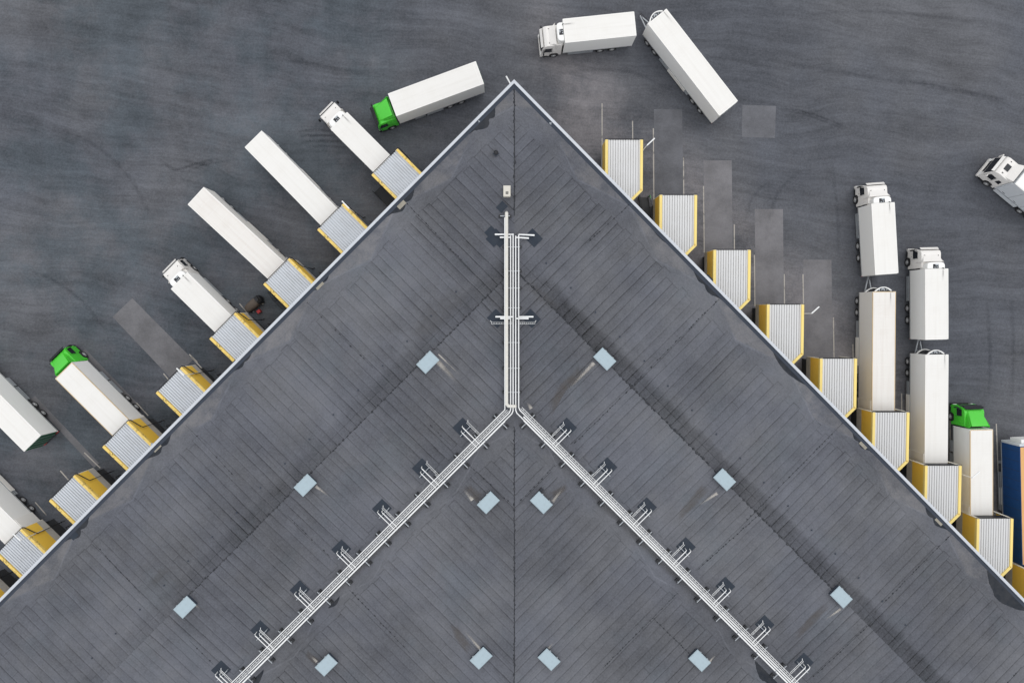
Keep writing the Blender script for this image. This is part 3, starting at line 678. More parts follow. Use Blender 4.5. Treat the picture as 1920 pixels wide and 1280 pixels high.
# ------------------------------------------------------------------ roof pipes
ZP = 8.95
def rp(px, py, z=ZP): return P(px, py, z)
def rack(side, label):
    sgn = -1 if side == 'L' else 1
    U, V = WING[side]
    c0 = rp(960, 775); t = thing('pipe_rack', label, 'pipes', (c0.x, c0.y, 8.28), group='pipe runs along the roof valleys')
    off = Vector((c0.x, c0.y, 8.28))
    def part(name, bm, mat, par=t, smooth=False):
        bmesh.ops.translate(bm, verts=bm.verts, vec=-off); return obj(name, bm, mat, par, smooth=smooth)
    L = 41.0
    xs = {'L': ((957.3, 442, 771.3, .058), (962.0, 438, 773.0, .058)), 'R': ((972.5, 440, 766.5, .058), (966.9, 442, 772, .058))}[side]
    ends = []
    for x, y0, y1, r in xs:
        a, b = rp(x, y0), rp(x + (0.4 * sgn if 0 else 0), y1)
        pts = [a, b - (b - a).normalized() * .18, b + U * .18, b + U * L]
        bm = B(); tube(bm, pts, r, 10); part('pipe', bm, 'pipe', smooth=True); ends.append(b)
    # larger insulated pipe joining below the fork on each diagonal
    bm = B(); b = ends[1] if side == 'L' else ends[1]
    V0 = V
    tube(bm, [ends[1] + V * .03 + U * 1.2, ends[1] + V * .03 + U * L], .075, 10); part('insulation_sleeve', bm, 'pipe', smooth=True)
    bm = B(); mid_ = (ends[0] + ends[1]) / 2 - Vector((0, 0, .03)); tube(bm, [mid_ + U * .9, mid_ + U * L], .075, 8)
    if side == 'R': part('pipe', bm, 'pipe', smooth=True)
    else: bm.free()
    k = 4.0                                         # clamp bands
    while k < L:
        for e in ends: bm = B(); bar(bm, e + U * k, e + U * (k + .07), .19, .19); part('pipe_clamp', bm, 'steel')
        k += 2.85
    # cable tray: two rails and rungs, outer side of the pipes
    b = ends[0] - V * .27; bm = B(); w2 = .09
    up = Vector((0, 0, .02))
    bar(bm, b - V * w2 + U * .1, b - V * w2 + U * L, .045, .12); bar(bm, b + V * w2 + U * .1, b + V * w2 + U * L, .045, .10)
    k = .4
    while k < L: bar(bm, b - V * w2 + U * k - up, b + V * w2 + U * k - up, .03, .03); k += .4
    part('cable_tray', bm, 'pipe')
    # stands on black blocks
    k = 1.6
    while k < L - .5:
        q = ends[1] + U * k; zr = 8.30
        bm = B(); bar(bm, q - V * 1.15 - Vector((0, 0, .18)), q + V * .75 - Vector((0, 0, .18)), .09, .07)
        for e in (-.95, .62): bar(bm, (q + V * e) * 1.0 + Vector((0, 0, zr - q.z + .1)), q + V * e - Vector((0, 0, .18)), .08)
        st = part('support_stand', bm, 'steel')
        for e in (-.95, .62):
            bm = B(); c = q + V * e; bar(bm, c - U * .28 + Vector((0, 0, zr - q.z + .08)), c + U * .28 + Vector((0, 0, zr - q.z + .08)), .34, .18)
            part('foot_block', bm, 'black', st)
        k += 2.86
    # branches over the flashing pads
    for i, c in enumerate(PADS_L if side == 'L' else PADS_R):
        pc = RP(*c); pc.z = ZP - .05; s_, u, v = uv_of(pc)
        m = ends[0]; vm = uv_of(m)[2]; 
        def at(du, dv): q = uv_pt(side, u + du, v + dv); q.z = ZP; return q
        order = (-.12, .30, -.80) if i < 2 else ((.40, .05, -.28) if side == 'L' else (-.18, .30, -.62))
        if side == 'R': order = (.42, .05, -.55)
        far = -.35
        for dq, l0 in ((order[0], -.10), (order[1], .18)):
            a = at(dq, 0); la = vm - v + .1
            bm = B(); e0 = at(dq, la); e1 = at(dq, l0); e0.z = ZP + .12; e1.z = ZP + .12
            tube(bm, [e0, e1 + V * .12, e1 + Vector((0, 0, -.12)), Vector((e1.x, e1.y, 8.3))], .045, 8); part('branch_pipe', bm, 'pipe', smooth=True)
        dq = order[2]; e0, e1 = at(dq, vm - v - .5), at(dq, -.06); bm = B()
        for q in (-.075, .075): bar(bm, e0 + U * q, e1 + U * q, .026, .06)
        n = int((e1 - e0).length / .55)
        for k2 in range(n + 1):
            q = e0.lerp(e1, k2 / max(1, n)); bar(bm, q - U * .075, q + U * .075, .02, .02)
        bar(bm, e1 - U * .10, e1 - V * .12 - U * .22 - Vector((0, 0, .05)), .04, .04)
        part('branch_tray', bm, 'pipe')
        q = at(0, .45); bm = B(); bar(bm, q - U * .75 - Vector((0, 0, .02)), q + U * .75 - Vector((0, 0, .02)), .06, .05)
        for e in (-.6, .6): bar(bm, q + U * e - Vector((0, 0, .02)), Vector(((q + U * e).x, (q + U * e).y, 8.32)), .06)
        part('branch_stand', bm, 'steel')
    # short cross branches over the two vertical-run pads
    for yy, xs_ in ((439.5, (928.5, 1001.5)), (445, (938, 991)), (593.7, (929.5, 999.5)), (597, (938.5, 990.5))):
        X = xs_[0] if side == 'L' else xs_[1]
        x0 = xs[1][0] if (yy in (439.5, 593.7)) == (side == 'L') else xs[0][0]
        e0, e1 = rp(x0, yy, ZP + (.14 if yy > 500 else 0)), rp(X, yy + (1.5 if side == 'R' and yy < 500 else 0), ZP + (.14 if yy > 500 else 0))
        bm = B(); tube(bm, [e0, e1, e1 + Vector((0, 0, -.6))], .06, 8); part('branch_pipe', bm, 'pipe', smooth=True)
    X = 921.5 if side == 'L' else 1003
    e0, e1 = rp(960 if side == 'L' else 972, 605.7, ZP - .15), rp(X, 605.7, ZP - .15); bm = B(); yv = Vector((0, 1, 0))
    for q in (-.085, .085): bar(bm, e0 + yv * q, e1 + yv * q, .024, .06)
    for k2 in range(9): q = e0.lerp(e1, k2 / 8); bar(bm, q - yv * .085, q + yv * .085, .02, .02)
    bar(bm, e1 + yv * .1, e1 + yv * .28 + Vector((.12 * sgn, 0, 0)), .04, .04)
    part('branch_tray', bm, 'pipe')
    return t
rack('L', 'white pipe run down the center bending along the left roof valley, with side branches')
rack('R', 'white pipe run down the center bending along the right roof valley, with side branches')
# insulated duct down the middle
p = P(949.5, 402, 8.9); t = thing('insulated_duct', 'thick cream insulated duct left of the vertical white pipes', 'duct', (p.x, p.y, 8.3))
o_ = Vector((p.x, p.y, 8.3))
a, b = P(949.8, 402, 9.05) - o_, P(949.8, 757, 9.05) - o_
bm = B(); tube(bm, [a + Vector((-.0, .25, -.5)), a + Vector((0, .12, -.1)), a + Vector((0, -.2, 0)), b, b + Vector((.18, -.22, 0)), b + Vector((1.0, -.25, -.02))], .165, 14); obj('casing', bm, 'duct', t, smooth=True)
bm = B(); n = 26
for k in range(n): q = a.lerp(b, (k + .5) / n); tube(bm, [q + Vector((0, -.02, 0)), q + Vector((0, .02, 0))], .172, 14)
obj('joint_band', bm, 'cream_edge', t)
bm = B(); a2, b2 = P(946.4, 408, 9.1) - o_, P(946.6, 768, 9.1) - o_; tube(bm, [a2, b2, b2 + WING['L'][0] * 41], .05, 8); obj('side_pipe', bm, 'pipe', t, smooth=True)
for k, yy in enumerate((405, 463, 508, 540, 577, 642, 690, 735)):
    q = P(960, yy, 8.75) - o_; x0 = (P(938, yy, 8.75) - o_).x; x1 = (P(956 if k == 0 else 975, yy, 8.75) - o_).x
    bm = B(); bar(bm, (x0 if k == 0 else (P(945, yy, 8.75) - o_).x, q.y, q.z), (x1, q.y, q.z), .10, .07); st = obj('support_stand', bm, 'steel', t)
    for x in ((x0, x1) if k == 0 else ((P(945, yy, 8.75) - o_).x, x1)):
        bm = B(); box(bm, x - .16, x + .16, q.y - .13, q.y + .13, -.05, .42); obj('foot_block', bm, 'black', st)

# ------------------------------------------------------------------ dock shelters
ZS = 5.4
def corr_roof(xa, xb, yend, z, g0=.58):
    """ribbed sheet roof from y=0 to yend(x)"""
    bm = B(); pitch = .27; xs = []; x = xa
    n = round((xb - xa) / pitch); pitch = (xb - xa) / n
    for i in range(n):
        x0 = xa + i * pitch; xs += [(x0, 0), (x0 + pitch * g0, 0), (x0 + pitch * (g0 + .07), -.10), (x0 + pitch * .93, -.10)]
    xs.append((xb, 0))
    f = [bm.verts.new((x, 0.0, z + h)) for x, h in xs]; b = [bm.verts.new((x, yend(x), z + h)) for x, h in xs]
    for i in range(len(xs) - 1): bm.faces.new([f[i], f[i + 1], b[i + 1], b[i]])
    # underside so the sheet has thickness
    u0 = [bm.verts.new((x, y, z - .13)) for x, y in ((xa, 0), (xb, 0), (xb, yend(xb)), (xa, yend(xa)))]
    bm.faces.new(list(reversed(u0)))
    bmesh.ops.recalc_face_normals(bm, faces=[bm.faces[:][-1]] if False else list(bm.faces)[:-1])
    if sum(q.normal.z for q in list(bm.faces)[:-1]) < 0: bmesh.ops.reverse_faces(bm, faces=list(bm.faces)[:-1])
    return bm
def wallpiece(pts, w, z0, z1, side):
    bm = B()
    for a, b in zip(pts, pts[1:]):
        A, C = Vector((*a, 0)), Vector((*b, 0)); t_ = (C - A).normalized(); s_ = Vector((-t_.y, t_.x, 0)) * w * side
        add(bm, [(q.x, q.y, z) for z in (z0, z1) for q in (A, C, C + s_, A + s_)], BOXF)
    bmesh.ops.recalc_face_normals(bm, faces=bm.faces); return bm
def shelter(side, W, depthA, depthB, chamfer=None, lamp=False):
    """local: front edge along x at y=0, walls run to +y. depth at -x and +x. chamfer=(y) where the -x wall turns 45 deg"""
    t = thing('dock_shelter', '', 'loading dock', group='yellow dock shelters along the ' + ('left' if side == 'L' else 'right') + ' wall')
    h = W / 2; tw = .25
    ye = 'yedge' if side == 'L' else 'yedge_clean'
    if side == 'L':
        yend = lambda x: depthA
        pl = [(-h, 0), (-h, depthA)]; pr = [(h, 0), (h, depthB)]
    else:
        # wall line passes (h, depthB); going to -x the wall gets farther by the same amount
        cy = chamfer; # the -x wall runs to cy then turns 45 deg towards +x until it meets the wall line
        xm = (depthB + h - cy - h) / 2.0            # wall: y = depthB + (h - x);  chamfer: y = cy + (x + h)
        xm = (depthB + h - cy - h) / 2.0
        wally = lambda x: depthB + (h - x)
        yend = lambda x: min(wally(x), cy + (x + h))
        pl = [(-h, 0), (-h, cy), (xm, wally(xm))]; pr = [(h, 0), (h, depthB)]
    obj('roof', corr_roof(-h + tw, h - tw, yend, ZS, .58 if side == 'L' else .70), 'sheet' if side == 'L' else 'sheet_warm', t)
    for pts, sd in ((pl, -1), (pr, 1)):
        bm = wallpiece(pts, tw + .03, ZS - .25, ZS + .10, sd); 
        obj('edge_trim', bm, ye, t)
        ins = [(x * (h - .04) / h, y) if abs(abs(x) - h) < .01 else (x, y) for x, y in pts]
        bm = wallpiece(ins, .12, 3.05, ZS - .252, sd); obj('side_wall', bm, 'yellow', t)
        bm = wallpiece(ins, .20, 2.0, 3.048, sd); obj('plinth', bm, 'plinth', t)
        low = [(x * (h - .40) / h, y + (.3 if y == 0 else 0)) if abs(abs(x) - h) < .01 else (x, y) for x, y in pts]
        bm = wallpiece(low, .20, 0.0, 1.998, sd); obj('base_wall', bm, 'chassis', t)
        x = pts[0][0]; bm = B(); x0, x1 = (x, x + .34) if x < 0 else (x - .34, x)
        box(bm, x0 + (.045 if x < 0 else 0), x1 - (0 if x < 0 else .045), -.06, -.002, 2.0, ZS - .02); obj('jamb', bm, 'cream_edge', t)
    bm = B(); box(bm, -h + .30, h - .30, -.05, .02, 4.3, ZS - .13); box(bm, -h - .06, h + .06, -.12, -.07, ZS - .05, ZS + .05); obj('front_header', bm, 'black', t)
    dd = min(depthA, depthB) - .9
    for x0, x1 in ((-h + .20, -1.36), (1.36, h - .20)): bm = B(); box(bm, x0, x1, .35, .45, 1.2, 4.9); obj('dock_seal', bm, 'black', t)
    bm = B(); box(bm, -1.3, 1.3, dd, dd + .08, 1.2, 4.0); 
    for k in range(5): box(bm, -1.28, 1.28, dd - .02, dd - .003, 1.3 + k * .55, 1.33 + k * .55)
    obj('dock_door', bm, 'door', t)
    bm = B(); box(bm, -h + .75, h - .75, 1.3, dd + .3, .05, 1.15); obj('dock_platform', bm, 'plinth', t)
    if side == 'L':
        xw = -h                                       # the north-east wall in the photo is local -x
        bm = B(); tube(bm, [(xw - .02, -.12, ZS - .02), (xw - .16, .05, ZS - .12), (xw - .16, 1.15, ZS - .75), (xw - .16, 1.28, ZS - .95), (xw - .16, 1.28, .35), (xw - .42, 1.35, .18)], .055, 8)
        obj('downpipe', bm, 'black', t)
        bm = B(); bar(bm, (xw - .5, 2.2, .05), (xw - .5, 2.2, 1.1), .05); bar(bm, (xw - .5, 3.0, .05), (xw - .5, 3.0, 1.1), .05); bar(bm, (xw - .5, 2.2, 1.1), (xw - .5, 3.0, 1.1), .05); bar(bm, (xw - .5, 2.2, .6), (xw - .5, 3.0, .6), .04)
        obj('guard_rail', bm, 'black', t)
    return t
def dlamp(side, loc, rz, lab):
    t = thing('dock_lamp', lab, 'lamp', loc, rz, 'white dock lamps on slim poles')
    bm = B(); tube(bm, [(0, 0, 3.2), (0, 0, 7.05)], .035, 8); obj('pole', bm, 'pipe', t)
    bm = B(); box(bm, -.02, .08, -.06, .06, 3.3, 3.42); box(bm, -.02, .08, -.06, .06, 4.8, 4.92); obj('bracket', bm, 'steel', t)
    d = Vector((-.02, -1.0, .06)) if side == 'L' else Vector((.78, .72, .05)); d = d.normalized()
    bm = B(); bar(bm, Vector((0, 0, 7.05)), Vector((0, 0, 7.05)) + d * 1.05, .13, .09); bev(bm, .02, 1); obj('lamp_head', bm, 'pipe', t)
    bm = B(); bar(bm, Vector((0, 0, 6.99)) + d * .3, Vector((0, 0, 6.99)) + d * .98, .09, .02); obj('lens', bm, 'lamp', t)

import itertools
DL = [((744, 285), (694.4, 332.6)), ((640, 385), (594.2, 432.7)), ((542.6, 486), (494, 533.8)), ((440.5, 586.7), (393, 633.6)), ((339, 688.4), (293.8, 735.2)), ((241, 788), (194, 836)), ((141.4, 888.7), (95, 935.6)), ((43.8, 987), (0, 1035))]
DR = [((1137, 266.3), (1205.3, 266)), ((1239, 368.7), (1307, 368.7)), ((1339.7, 470.4), (1407, 470.4)), ((1440.3, 571.7), (1507, 571.7)), ((1538.8, 672.3), (1604, 672.3)), ((1637, 771.5), (1703, 771.5)), ((1735, 870), (1798.8, 870)), ((1829.6, 968), (1893.5, 968))]
UL, VL = WING['L']; UR, VR = WING['R']
mids = [(P(*a, ZS) + P(*b, ZS)) / 2 for a, b in DL]
uu = [uv_of(m)[1] for m in mids]; vv = [uv_of(m)[2] for m in mids]
u0 = sum(u - 8.143 * i for i, u in enumerate(uu)) / 8; vf = sum(vv) / 8
LM = [uv_pt('L', u0 + 8.143 * i, vf) for i in range(9)]
midr = [(P(*a, ZS) + P(*b, ZS)) / 2 for a, b in DR]
ur = [uv_of(m)[1] for m in midr]; vr = [uv_of(m)[2] for m in midr]
u1 = sum(u - 8.21 * i for i, u in enumerate(ur)) / 8; vrm = sum(vr) / 8
RM = [uv_pt('R', u1 + 8.21 * i, vrm) for i in range(9)]
print('left front v', vf, 'right mid v', vrm, 'R v', [round(x, 2) for x in vr])
LAB_L = ['first dock shelter from the roof corner on the left, with a white reefer truck docked',
         'second left dock shelter from the roof corner, plain white trailer docked',
         'third dock shelter from the roof corner on the left, long cream trailer docked',
         'fourth dock shelter from the roof corner on the left, beside the brown yard tug',
         'empty dock shelter on the left at the end of the pale pavement strip',
         'dock shelter on the left receiving the truck with the green cab',
         'empty dock shelter on the left behind the undocked truck with dark rear end',
         'dock shelter on the left at the photo edge with a white trailer docked',
         'dock shelter cut off by the left photo edge, only a yellow corner in view']
PL = None
for i, m in enumerate(LM):
    if PL is None: PL = shelter('L', 3.95, .11 - vf, .11 - vf); o = PL
    else: o = dup(PL, (0, 0, 0), 0, '')
    o.location = (m.x, m.y, 0); o.rotation_euler = (0, 0, R(-45) - R(90) + R(90)); o['label'] = LAB_L[i]
    # local +y must point along VL (towards the wall): VL = (1,-1)/sqrt2 -> rotation of y axis = -135deg from +y
    o.rotation_euler = (0, 0, math.atan2(VL.y, VL.x) - R(90))
LAB_R = ['empty dock shelter nearest the roof corner on the right, steel stairs beside it',
         'second dock shelter from the roof corner on the right, empty, no lamp',
         'third dock shelter from the roof corner on the right, empty, between two pale pavement strips',
         'fourth right dock shelter from the roof corner, empty, lamp on its right side',
         'fifth right dock shelter from the roof corner, empty, next to a docked trailer',
         'dock shelter on the right receiving the leftmost of the two white road trains',
         'dock shelter on the right receiving the rightmost of the two white road trains',
         'dock shelter on the right receiving the upright green cab truck',
         'dock shelter cut off by the right photo edge, below the blue and orange trailer']
PR = None
dB = None
for i, m in enumerate(RM):
    # wall distance straight down (-Y) from the photo-left end of the front edge
    W = 4.0; left = Vector((m.x - W / 2, m.y, 0)); vL_ = uv_of(left)[2]; dB = (.11 - vL_) / Q
    if PR is None: PR = shelter('R', W, dB, dB, chamfer=5.35); o = PR
    else: o = dup(PR, (0, 0, 0), 0, '')
    o.location = (m.x, m.y, 0); o.rotation_euler = (0, 0, R(180)); o['label'] = LAB_R[i]
for i, lab in ((1, 'white dock lamp on the left wall beside the plain white trailer, second shelter'), (4, 'white dock lamp above the empty left shelter at the pale pavement strip'), (7, 'white dock lamp above the left shelter nearest the photo edge')):
    m = LM[i]; q = m - UL * (1.975 + .12) + VL * 1.2; dlamp('L', (q.x, q.y, 0), math.atan2(VL.y, VL.x) - R(90), lab)
for i, dy, lab in ((0, -.95, 'white dock lamp beside the first right shelter near the roof corner'), (3, -.95, 'white dock lamp beside the fourth right shelter, above bare asphalt'), (6, -.95, 'white dock lamp leaning over the roof of the docked green cab truck')):
    m = RM[i]; q = m + Vector((2.12, dy, 0)); dlamp('R', (q.x, q.y, 0), 0, lab)
# lamp at the very corner of the warehouse
q = P(955, 155, 6.0); t = thing('dock_lamp', 'white lamp arm sticking out from the very corner of the warehouse', 'lamp', (q.x, q.y, 0), 0, 'white dock lamps on slim poles')
tip = P(949, 143, 6.6) - Vector((q.x, q.y, 0)); 
bm = B(); bar(bm, Vector((0.15, -.3, 6.3)), tip, .14, .10); obj('lamp_head', bm, 'pipe', t)
bm = B(); tube(bm, [(.15, -.3, 6.3), (.35, -.75, 6.25)], .04, 8); obj('pole', bm, 'steel', t)
bm = B(); bar(bm, Vector((0.15, -.3, 6.3)).lerp(tip, .3) - Vector((0, 0, .06)), tip - Vector((0, 0, .06)), .09, .02); obj('lens', bm, 'lamp', t)

# ------------------------------------------------------------------ vehicles  (local: x forward, origin under the front of the cargo box)
def wheel(par, x, y, r=.5, w=.32, dual=False):
    s = 1 if y > 0 else -1; yo = y; yi = y - s * (w * (1.9 if dual else 1))
    t = bpy.data.objects.new('wheel', None); COL.objects.link(t); t.parent = par; t.location = (x, 0, r); t.empty_display_size = .3
    a, b = min(yo, yi), max(yo, yi); bm = B()
    cyl(bm, (0, a, 0), r, b - a, 22, 'y'); bev(bm, .05, 2, 60); obj('tyre', bm, 'rubber', t, smooth=True)
    bm = B(); cyl(bm, (0, yo - s * .03, 0), r * .56, s * .035, 18, 'y'); cyl(bm, (0, yo + s * .006, 0), r * .24, s * .07, 12, 'y', r * .18); bmesh.ops.recalc_face_normals(bm, faces=bm.faces)
    obj('rim', bm, 'rim', t, smooth=True)
def cargo(par, L, mat='white', trim='trim', z0=1.05, z1=4.0, W=2.55, rear_open=False, side='white', rearline=True, rear_mat=None):
    bm = B(); box(bm, -L, 0, -W / 2, W / 2, z0, z1); bev(bm, .03, 2)
    b = obj('cargo_box', bm, mat, par)
    bm = B(); e = .075
    for y in (-W / 2 - .006, W / 2 - e + .006): box(bm, -L + .1, -.1, y, y + e, z1 - .07, z1 + .012)
    for x in (-L + .012, -e - .012): box(bm, x, x + e, -W / 2 + .03, W / 2 - .03, z1 - .07, z1 + .012)
    obj('edge_trim', bm, trim, b)
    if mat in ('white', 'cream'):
        bm = B(); box(bm, -L + .07, -.07, -W / 2 + .07, W / 2 - .07, z1 - .01, z1 + .006); obj('roof_panel', bm, 'roof' + mat, b)  # darker top sheet, balances the shade on the side walls by colour
    bm = B()
    if rearline: box(bm, -L + .36, -L + .40, -W / 2 + .1, W / 2 - .1, z1 - .004, z1 + .012)
    n = int(L / 1.25)
    for k in range(1, n): box(bm, -k * L / n - .006, -k * L / n + .006, -W / 2 + .12, W / 2 - .12, z1 - .004, z1 + .009)
    obj('roof_seam', bm, 'trim', b)
    bm = B()
    for y in (-1, 1):
        yy = y * (W / 2 + .004)
        for zz in (z0 + .03,): box(bm, -L + .05, -.05, min(yy, yy - y * .03), max(yy, yy - y * .03), zz, zz + .12)
    obj('bottom_rail', bm, 'steel', b)
    # rear doors
    if not rear_open:
        bm = B(); box(bm, -L - .035, -L - .001, -W / 2 + .08, -.008, z0 + .1, z1 - .12); obj('rear_door', bm, rear_mat or mat, b)
        bm = B(); box(bm, -L - .035, -L - .001, .008, W / 2 - .08, z0 + .1, z1 - .12); obj('rear_door', bm, rear_mat or mat, b)
        bm = B()
        for y in (-.75, -.2, .2, .75): tube(bm, [(-L - .055, y, z0 + .1), (-L - .055, y, z1 - .15)], .02, 6)
        obj('lock_rod', bm, 'steel', b)
    else:
        for y in (-1, 1):
            bm = B(); y0 = y * (W / 2 + .02); y1 = y * (W / 2 + .075); box(bm, -L + .02, -L + 1.45, min(y0, y1), max(y0, y1), z0 + .04, z1 - .1); bev(bm, .01, 1); obj('rear_door', bm, 'cream' if mat != 'white' else 'trim', b)
    return b
def underbody(par, L, axles, front=0.0, skirt=None, W=2.45, lockers=((-2.9, -1.7),), skirtmat='steel'):
    bm = B()
    for y in (-.42, .42): box(bm, -L + .1, front, y - .05, y + .05, .72, 1.0)
    k = .5
    while k < L: box(bm, -k - .05, -k + .05, -1.1, 1.1, .92, 1.04); k += 1.1
    for x in axles: box(bm, x - .08, x + .08, -.85, .85, .42, .58)
    obj('chassis', bm, 'chassis', par)
    bm = B(); box(bm, -L + .02, -L + .12, -1.15, 1.15, .42, .56); 
    for y in (-.7, .7): box(bm, -L + .04, -L + .1, y - .04, y + .04, .56, .95)
    obj('rear_bumper', bm, 'chassis', par)
    for y in (-.95, .95):
        bm = B(); box(bm, -L - .02, -L + .03, y - .2, y + .2, .72, .88); obj('tail_light', bm, 'redlens', par)
    for a, b in lockers:
        for y in (-1, 1):
            bm = B(); y0, y1 = sorted((y * .62, y * (W / 2 + .03))); box(bm, a, b, y0, y1, .42, .98); bev(bm, .03, 1); obj('side_locker', bm, skirtmat, par)
    if skirt:
        for y in (-1, 1):
            bm = B(); y0, y1 = sorted((y * (W / 2 + .06), y * (W / 2 + .01)))
            box(bm, skirt[0], skirt[1], y0, y1, .45, .62); box(bm, skirt[0], skirt[1], y0, y1, .74, .91); obj('side_guard', bm, 'steel', par)
    for x in axles:
        for y in (-1, 1):
            bm = B(); y0, y1 = sorted((y * .62, y * 1.23)); n = 9
            rr = [[(x + math.cos(math.pi * (.12 + .76 * k / n)) * .62, yy, .5 + math.sin(math.pi * (.12 + .76 * k / n)) * .58) for k in range(n + 1)] for yy in (y0, y1)]
            v = [[bm.verts.new(p) for p in r_] for r_ in rr]
            for k in range(n): bm.faces.new([v[0][k], v[0][k + 1], v[1][k + 1], v[1][k]])
            bmesh.ops.solidify(bm, geom=bm.faces[:], thickness=.025); obj('mudguard', bm, 'black', par)

def cab(par, mat, kind):
    """tilt cab from x=.16 to x=2.35"""
    zt = {'white': 3.05, 'green': 2.85, 'sleeper': 3.25}[kind]; Wc = 2.46
    tap = lambda x, z: 1 - .11 * max(0, (z - 1.75)) / 1.3 - (.05 if x > 2.2 else 0)
    prof = [(.16, .62), (1.1 - .62, .62), (.55, .95), (.75, 1.12), (1.25, 1.12), (1.45, .95), (1.52, .5), (2.28, .42), (2.42, .62), (2.44, 1.45), (2.28, 2.35), (2.08, zt - .16), (1.80, zt), (.16, zt)]
    bm = B(); sideprism(bm, prof, Wc, tap); bev(bm, .07, 3, 24); c = obj('cab', bm, mat, par, smooth=True)
    hw = lambda z, x=2.0: Wc / 2 * tap(x, z)
    # windscreen, follows the raked front
    zb, zf = (1.60, min(2.55, zt - .42)) if kind != 'sleeper' else (1.5, 2.72); xf = lambda z: 2.44 - (z - 1.45) * (.16 / .90) + .012
    bm = B(); slab(bm, [(xf(zb), hw(zb, 2.3) - .10, zb), (xf(zb), -hw(zb, 2.3) + .10, zb), (xf(zf) - .01, -hw(zf, 2.3) + .13, zf), (xf(zf) - .01, hw(zf, 2.3) - .13, zf)][::-1], .022)
    obj('windscreen', bm, 'glass', c)
    if kind in ('white', 'sleeper'):
        zs = zf + .05; bm = B(); slab(bm, [(xf(zs) + .20, -1.0, zs - .06), (xf(zs) + .20, 1.0, zs - .06), (xf(zs) - .02, 1.0, zs + .18), (xf(zs) - .02, -1.0, zs + .18)], .04); obj('sun_visor', bm, 'cabwhite' if kind == 'white' else 'trim', c)
    else:
        bm = B(); slab(bm, [(2.46, -1.02, zt - .42), (2.46, 1.02, zt - .42), (2.12, 1.0, zt - .02), (2.12, -1.0, zt - .02)], .05); obj('sun_visor', bm, 'black', c)
        bm = B()
        for k in range(7): cyl(bm, (2.16, -.84 + k * .28, zt + .06), .06, .09, 8)
        bar(bm, (2.12, -1.0, zt + .06), (2.12, 1.0, zt + .06), .05); obj('light_bar', bm, 'black', c)
    for y in (-1, 1):
        za, zc = 1.66, 2.42; x0, x1 = 1.28, 2.12
        pts = [(x1 + .08, y * (hw(za) + .004), za), (x0, y * (hw(za) + .004), za), (x0 + .02, y * (hw(zc) + .004), zc), (x1 - .12, y * (hw(zc) + .004), zc)]
        bm = B(); slab(bm, pts if y < 0 else pts[::-1], -.014 if False else .014); obj('side_window', bm, 'glass', c)
        if kind == 'sleeper':
            pts = [(.95, y * (hw(1.8) + .004), 1.85), (.45, y * (hw(1.8) + .004), 1.85), (.55, y * (hw(zc) + .004), zc), (.9, y * (hw(zc) + .004), zc)]
            bm = B(); slab(bm, pts if y < 0 else pts[::-1], .014); obj('side_window', bm, 'glass', c)
        bm = B(); box(bm, 2.16, 2.28, y * 1.42 - .11, y * 1.42 + .11, 1.55, 2.25); bar(bm, (2.16, y * 1.08, 2.3), (2.22, y * 1.42, 2.25), .05); bev(bm, .03, 1); obj('mirror', bm, 'black' if kind != 'sleeper' else 'cabwhite', c)
        bm = B(); box(bm, 2.40, 2.47, min(y * .72, y * 1.1), max(y * .72, y * 1.1), .72, .92); obj('headlight', bm, 'lamp', c)
        bm = B(); box(bm, 1.50, 1.56, min(y * (hw(1.4) + .002), y * (hw(1.4) + .03)), max(y * (hw(1.4) + .002), y * (hw(1.4) + .03)), 1.38, 1.44); obj('door_handle', bm, 'black', c)
        bm = B(); pts = [(1.22, 1.15), (1.22, 2.5), (1.235, 2.5), (1.235, 1.15)]
        slab(bm, [(x, y * (hw(z) + .003), z) for x, z in (pts if y < 0 else pts[::-1])], .006); obj('door_gap', bm, 'black', c)
        bm = B(); box(bm, 1.55, 2.15, min(y * 1.18, y * 1.245), max(y * 1.18, y * 1.245), .34, .60); obj('step', bm, 'black', c)
    bm = B(); box(bm, 2.30, 2.52, -1.17, 1.17, .32, .66); bev(bm, .05, 2); obj('bumper', bm, {'white': 'cabwhite', 'green': 'black', 'sleeper': 'cabwhite'}[kind], c, smooth=True)
    bm = B()
    for k in range(3): box(bm, 2.435, 2.462, -.75, .75, .98 + k * .16, 1.08 + k * .16)
    obj('grille', bm, 'black', c)
    # markers on the roof
    bm = B()
    for y in (-.78, .72, .80): box(bm, 1.42, 1.60, y - .02, y + .02, zt + .001, zt + .025)
    obj('roof_marker', bm, 'black', c)
    bm = B(); cyl(bm, (1.5, -.74, zt), .04, .05, 8); obj('antenna_base', bm, 'black', c)
    if kind == 'white':
        w_ = lambda x, a, z1_, z0_=zt - .03: [(x, -a, z0_), (x, a, z0_), (x, a * .93, z1_), (x, -a * .93, z1_)]
        bm = B(); loft(bm, [w_(1.55, .96, zt + .01), w_(1.15, 1.04, zt + .20), w_(.84, 1.16, zt + .36)]); bev(bm, .035, 2, 30); sp = obj('roof_spoiler', bm, mat, c, smooth=True)
        for y in (-1, 1):
            bm = B(); pts = [(1.05, y * 1.06, 2.2), (.80, y * 1.22, 2.2), (.80, y * 1.19, zt + .36), (1.02, y * 1.04, zt + .22)]
            slab(bm, pts if y < 0 else pts[::-1], .03); obj('side_fairing', bm, mat, c)
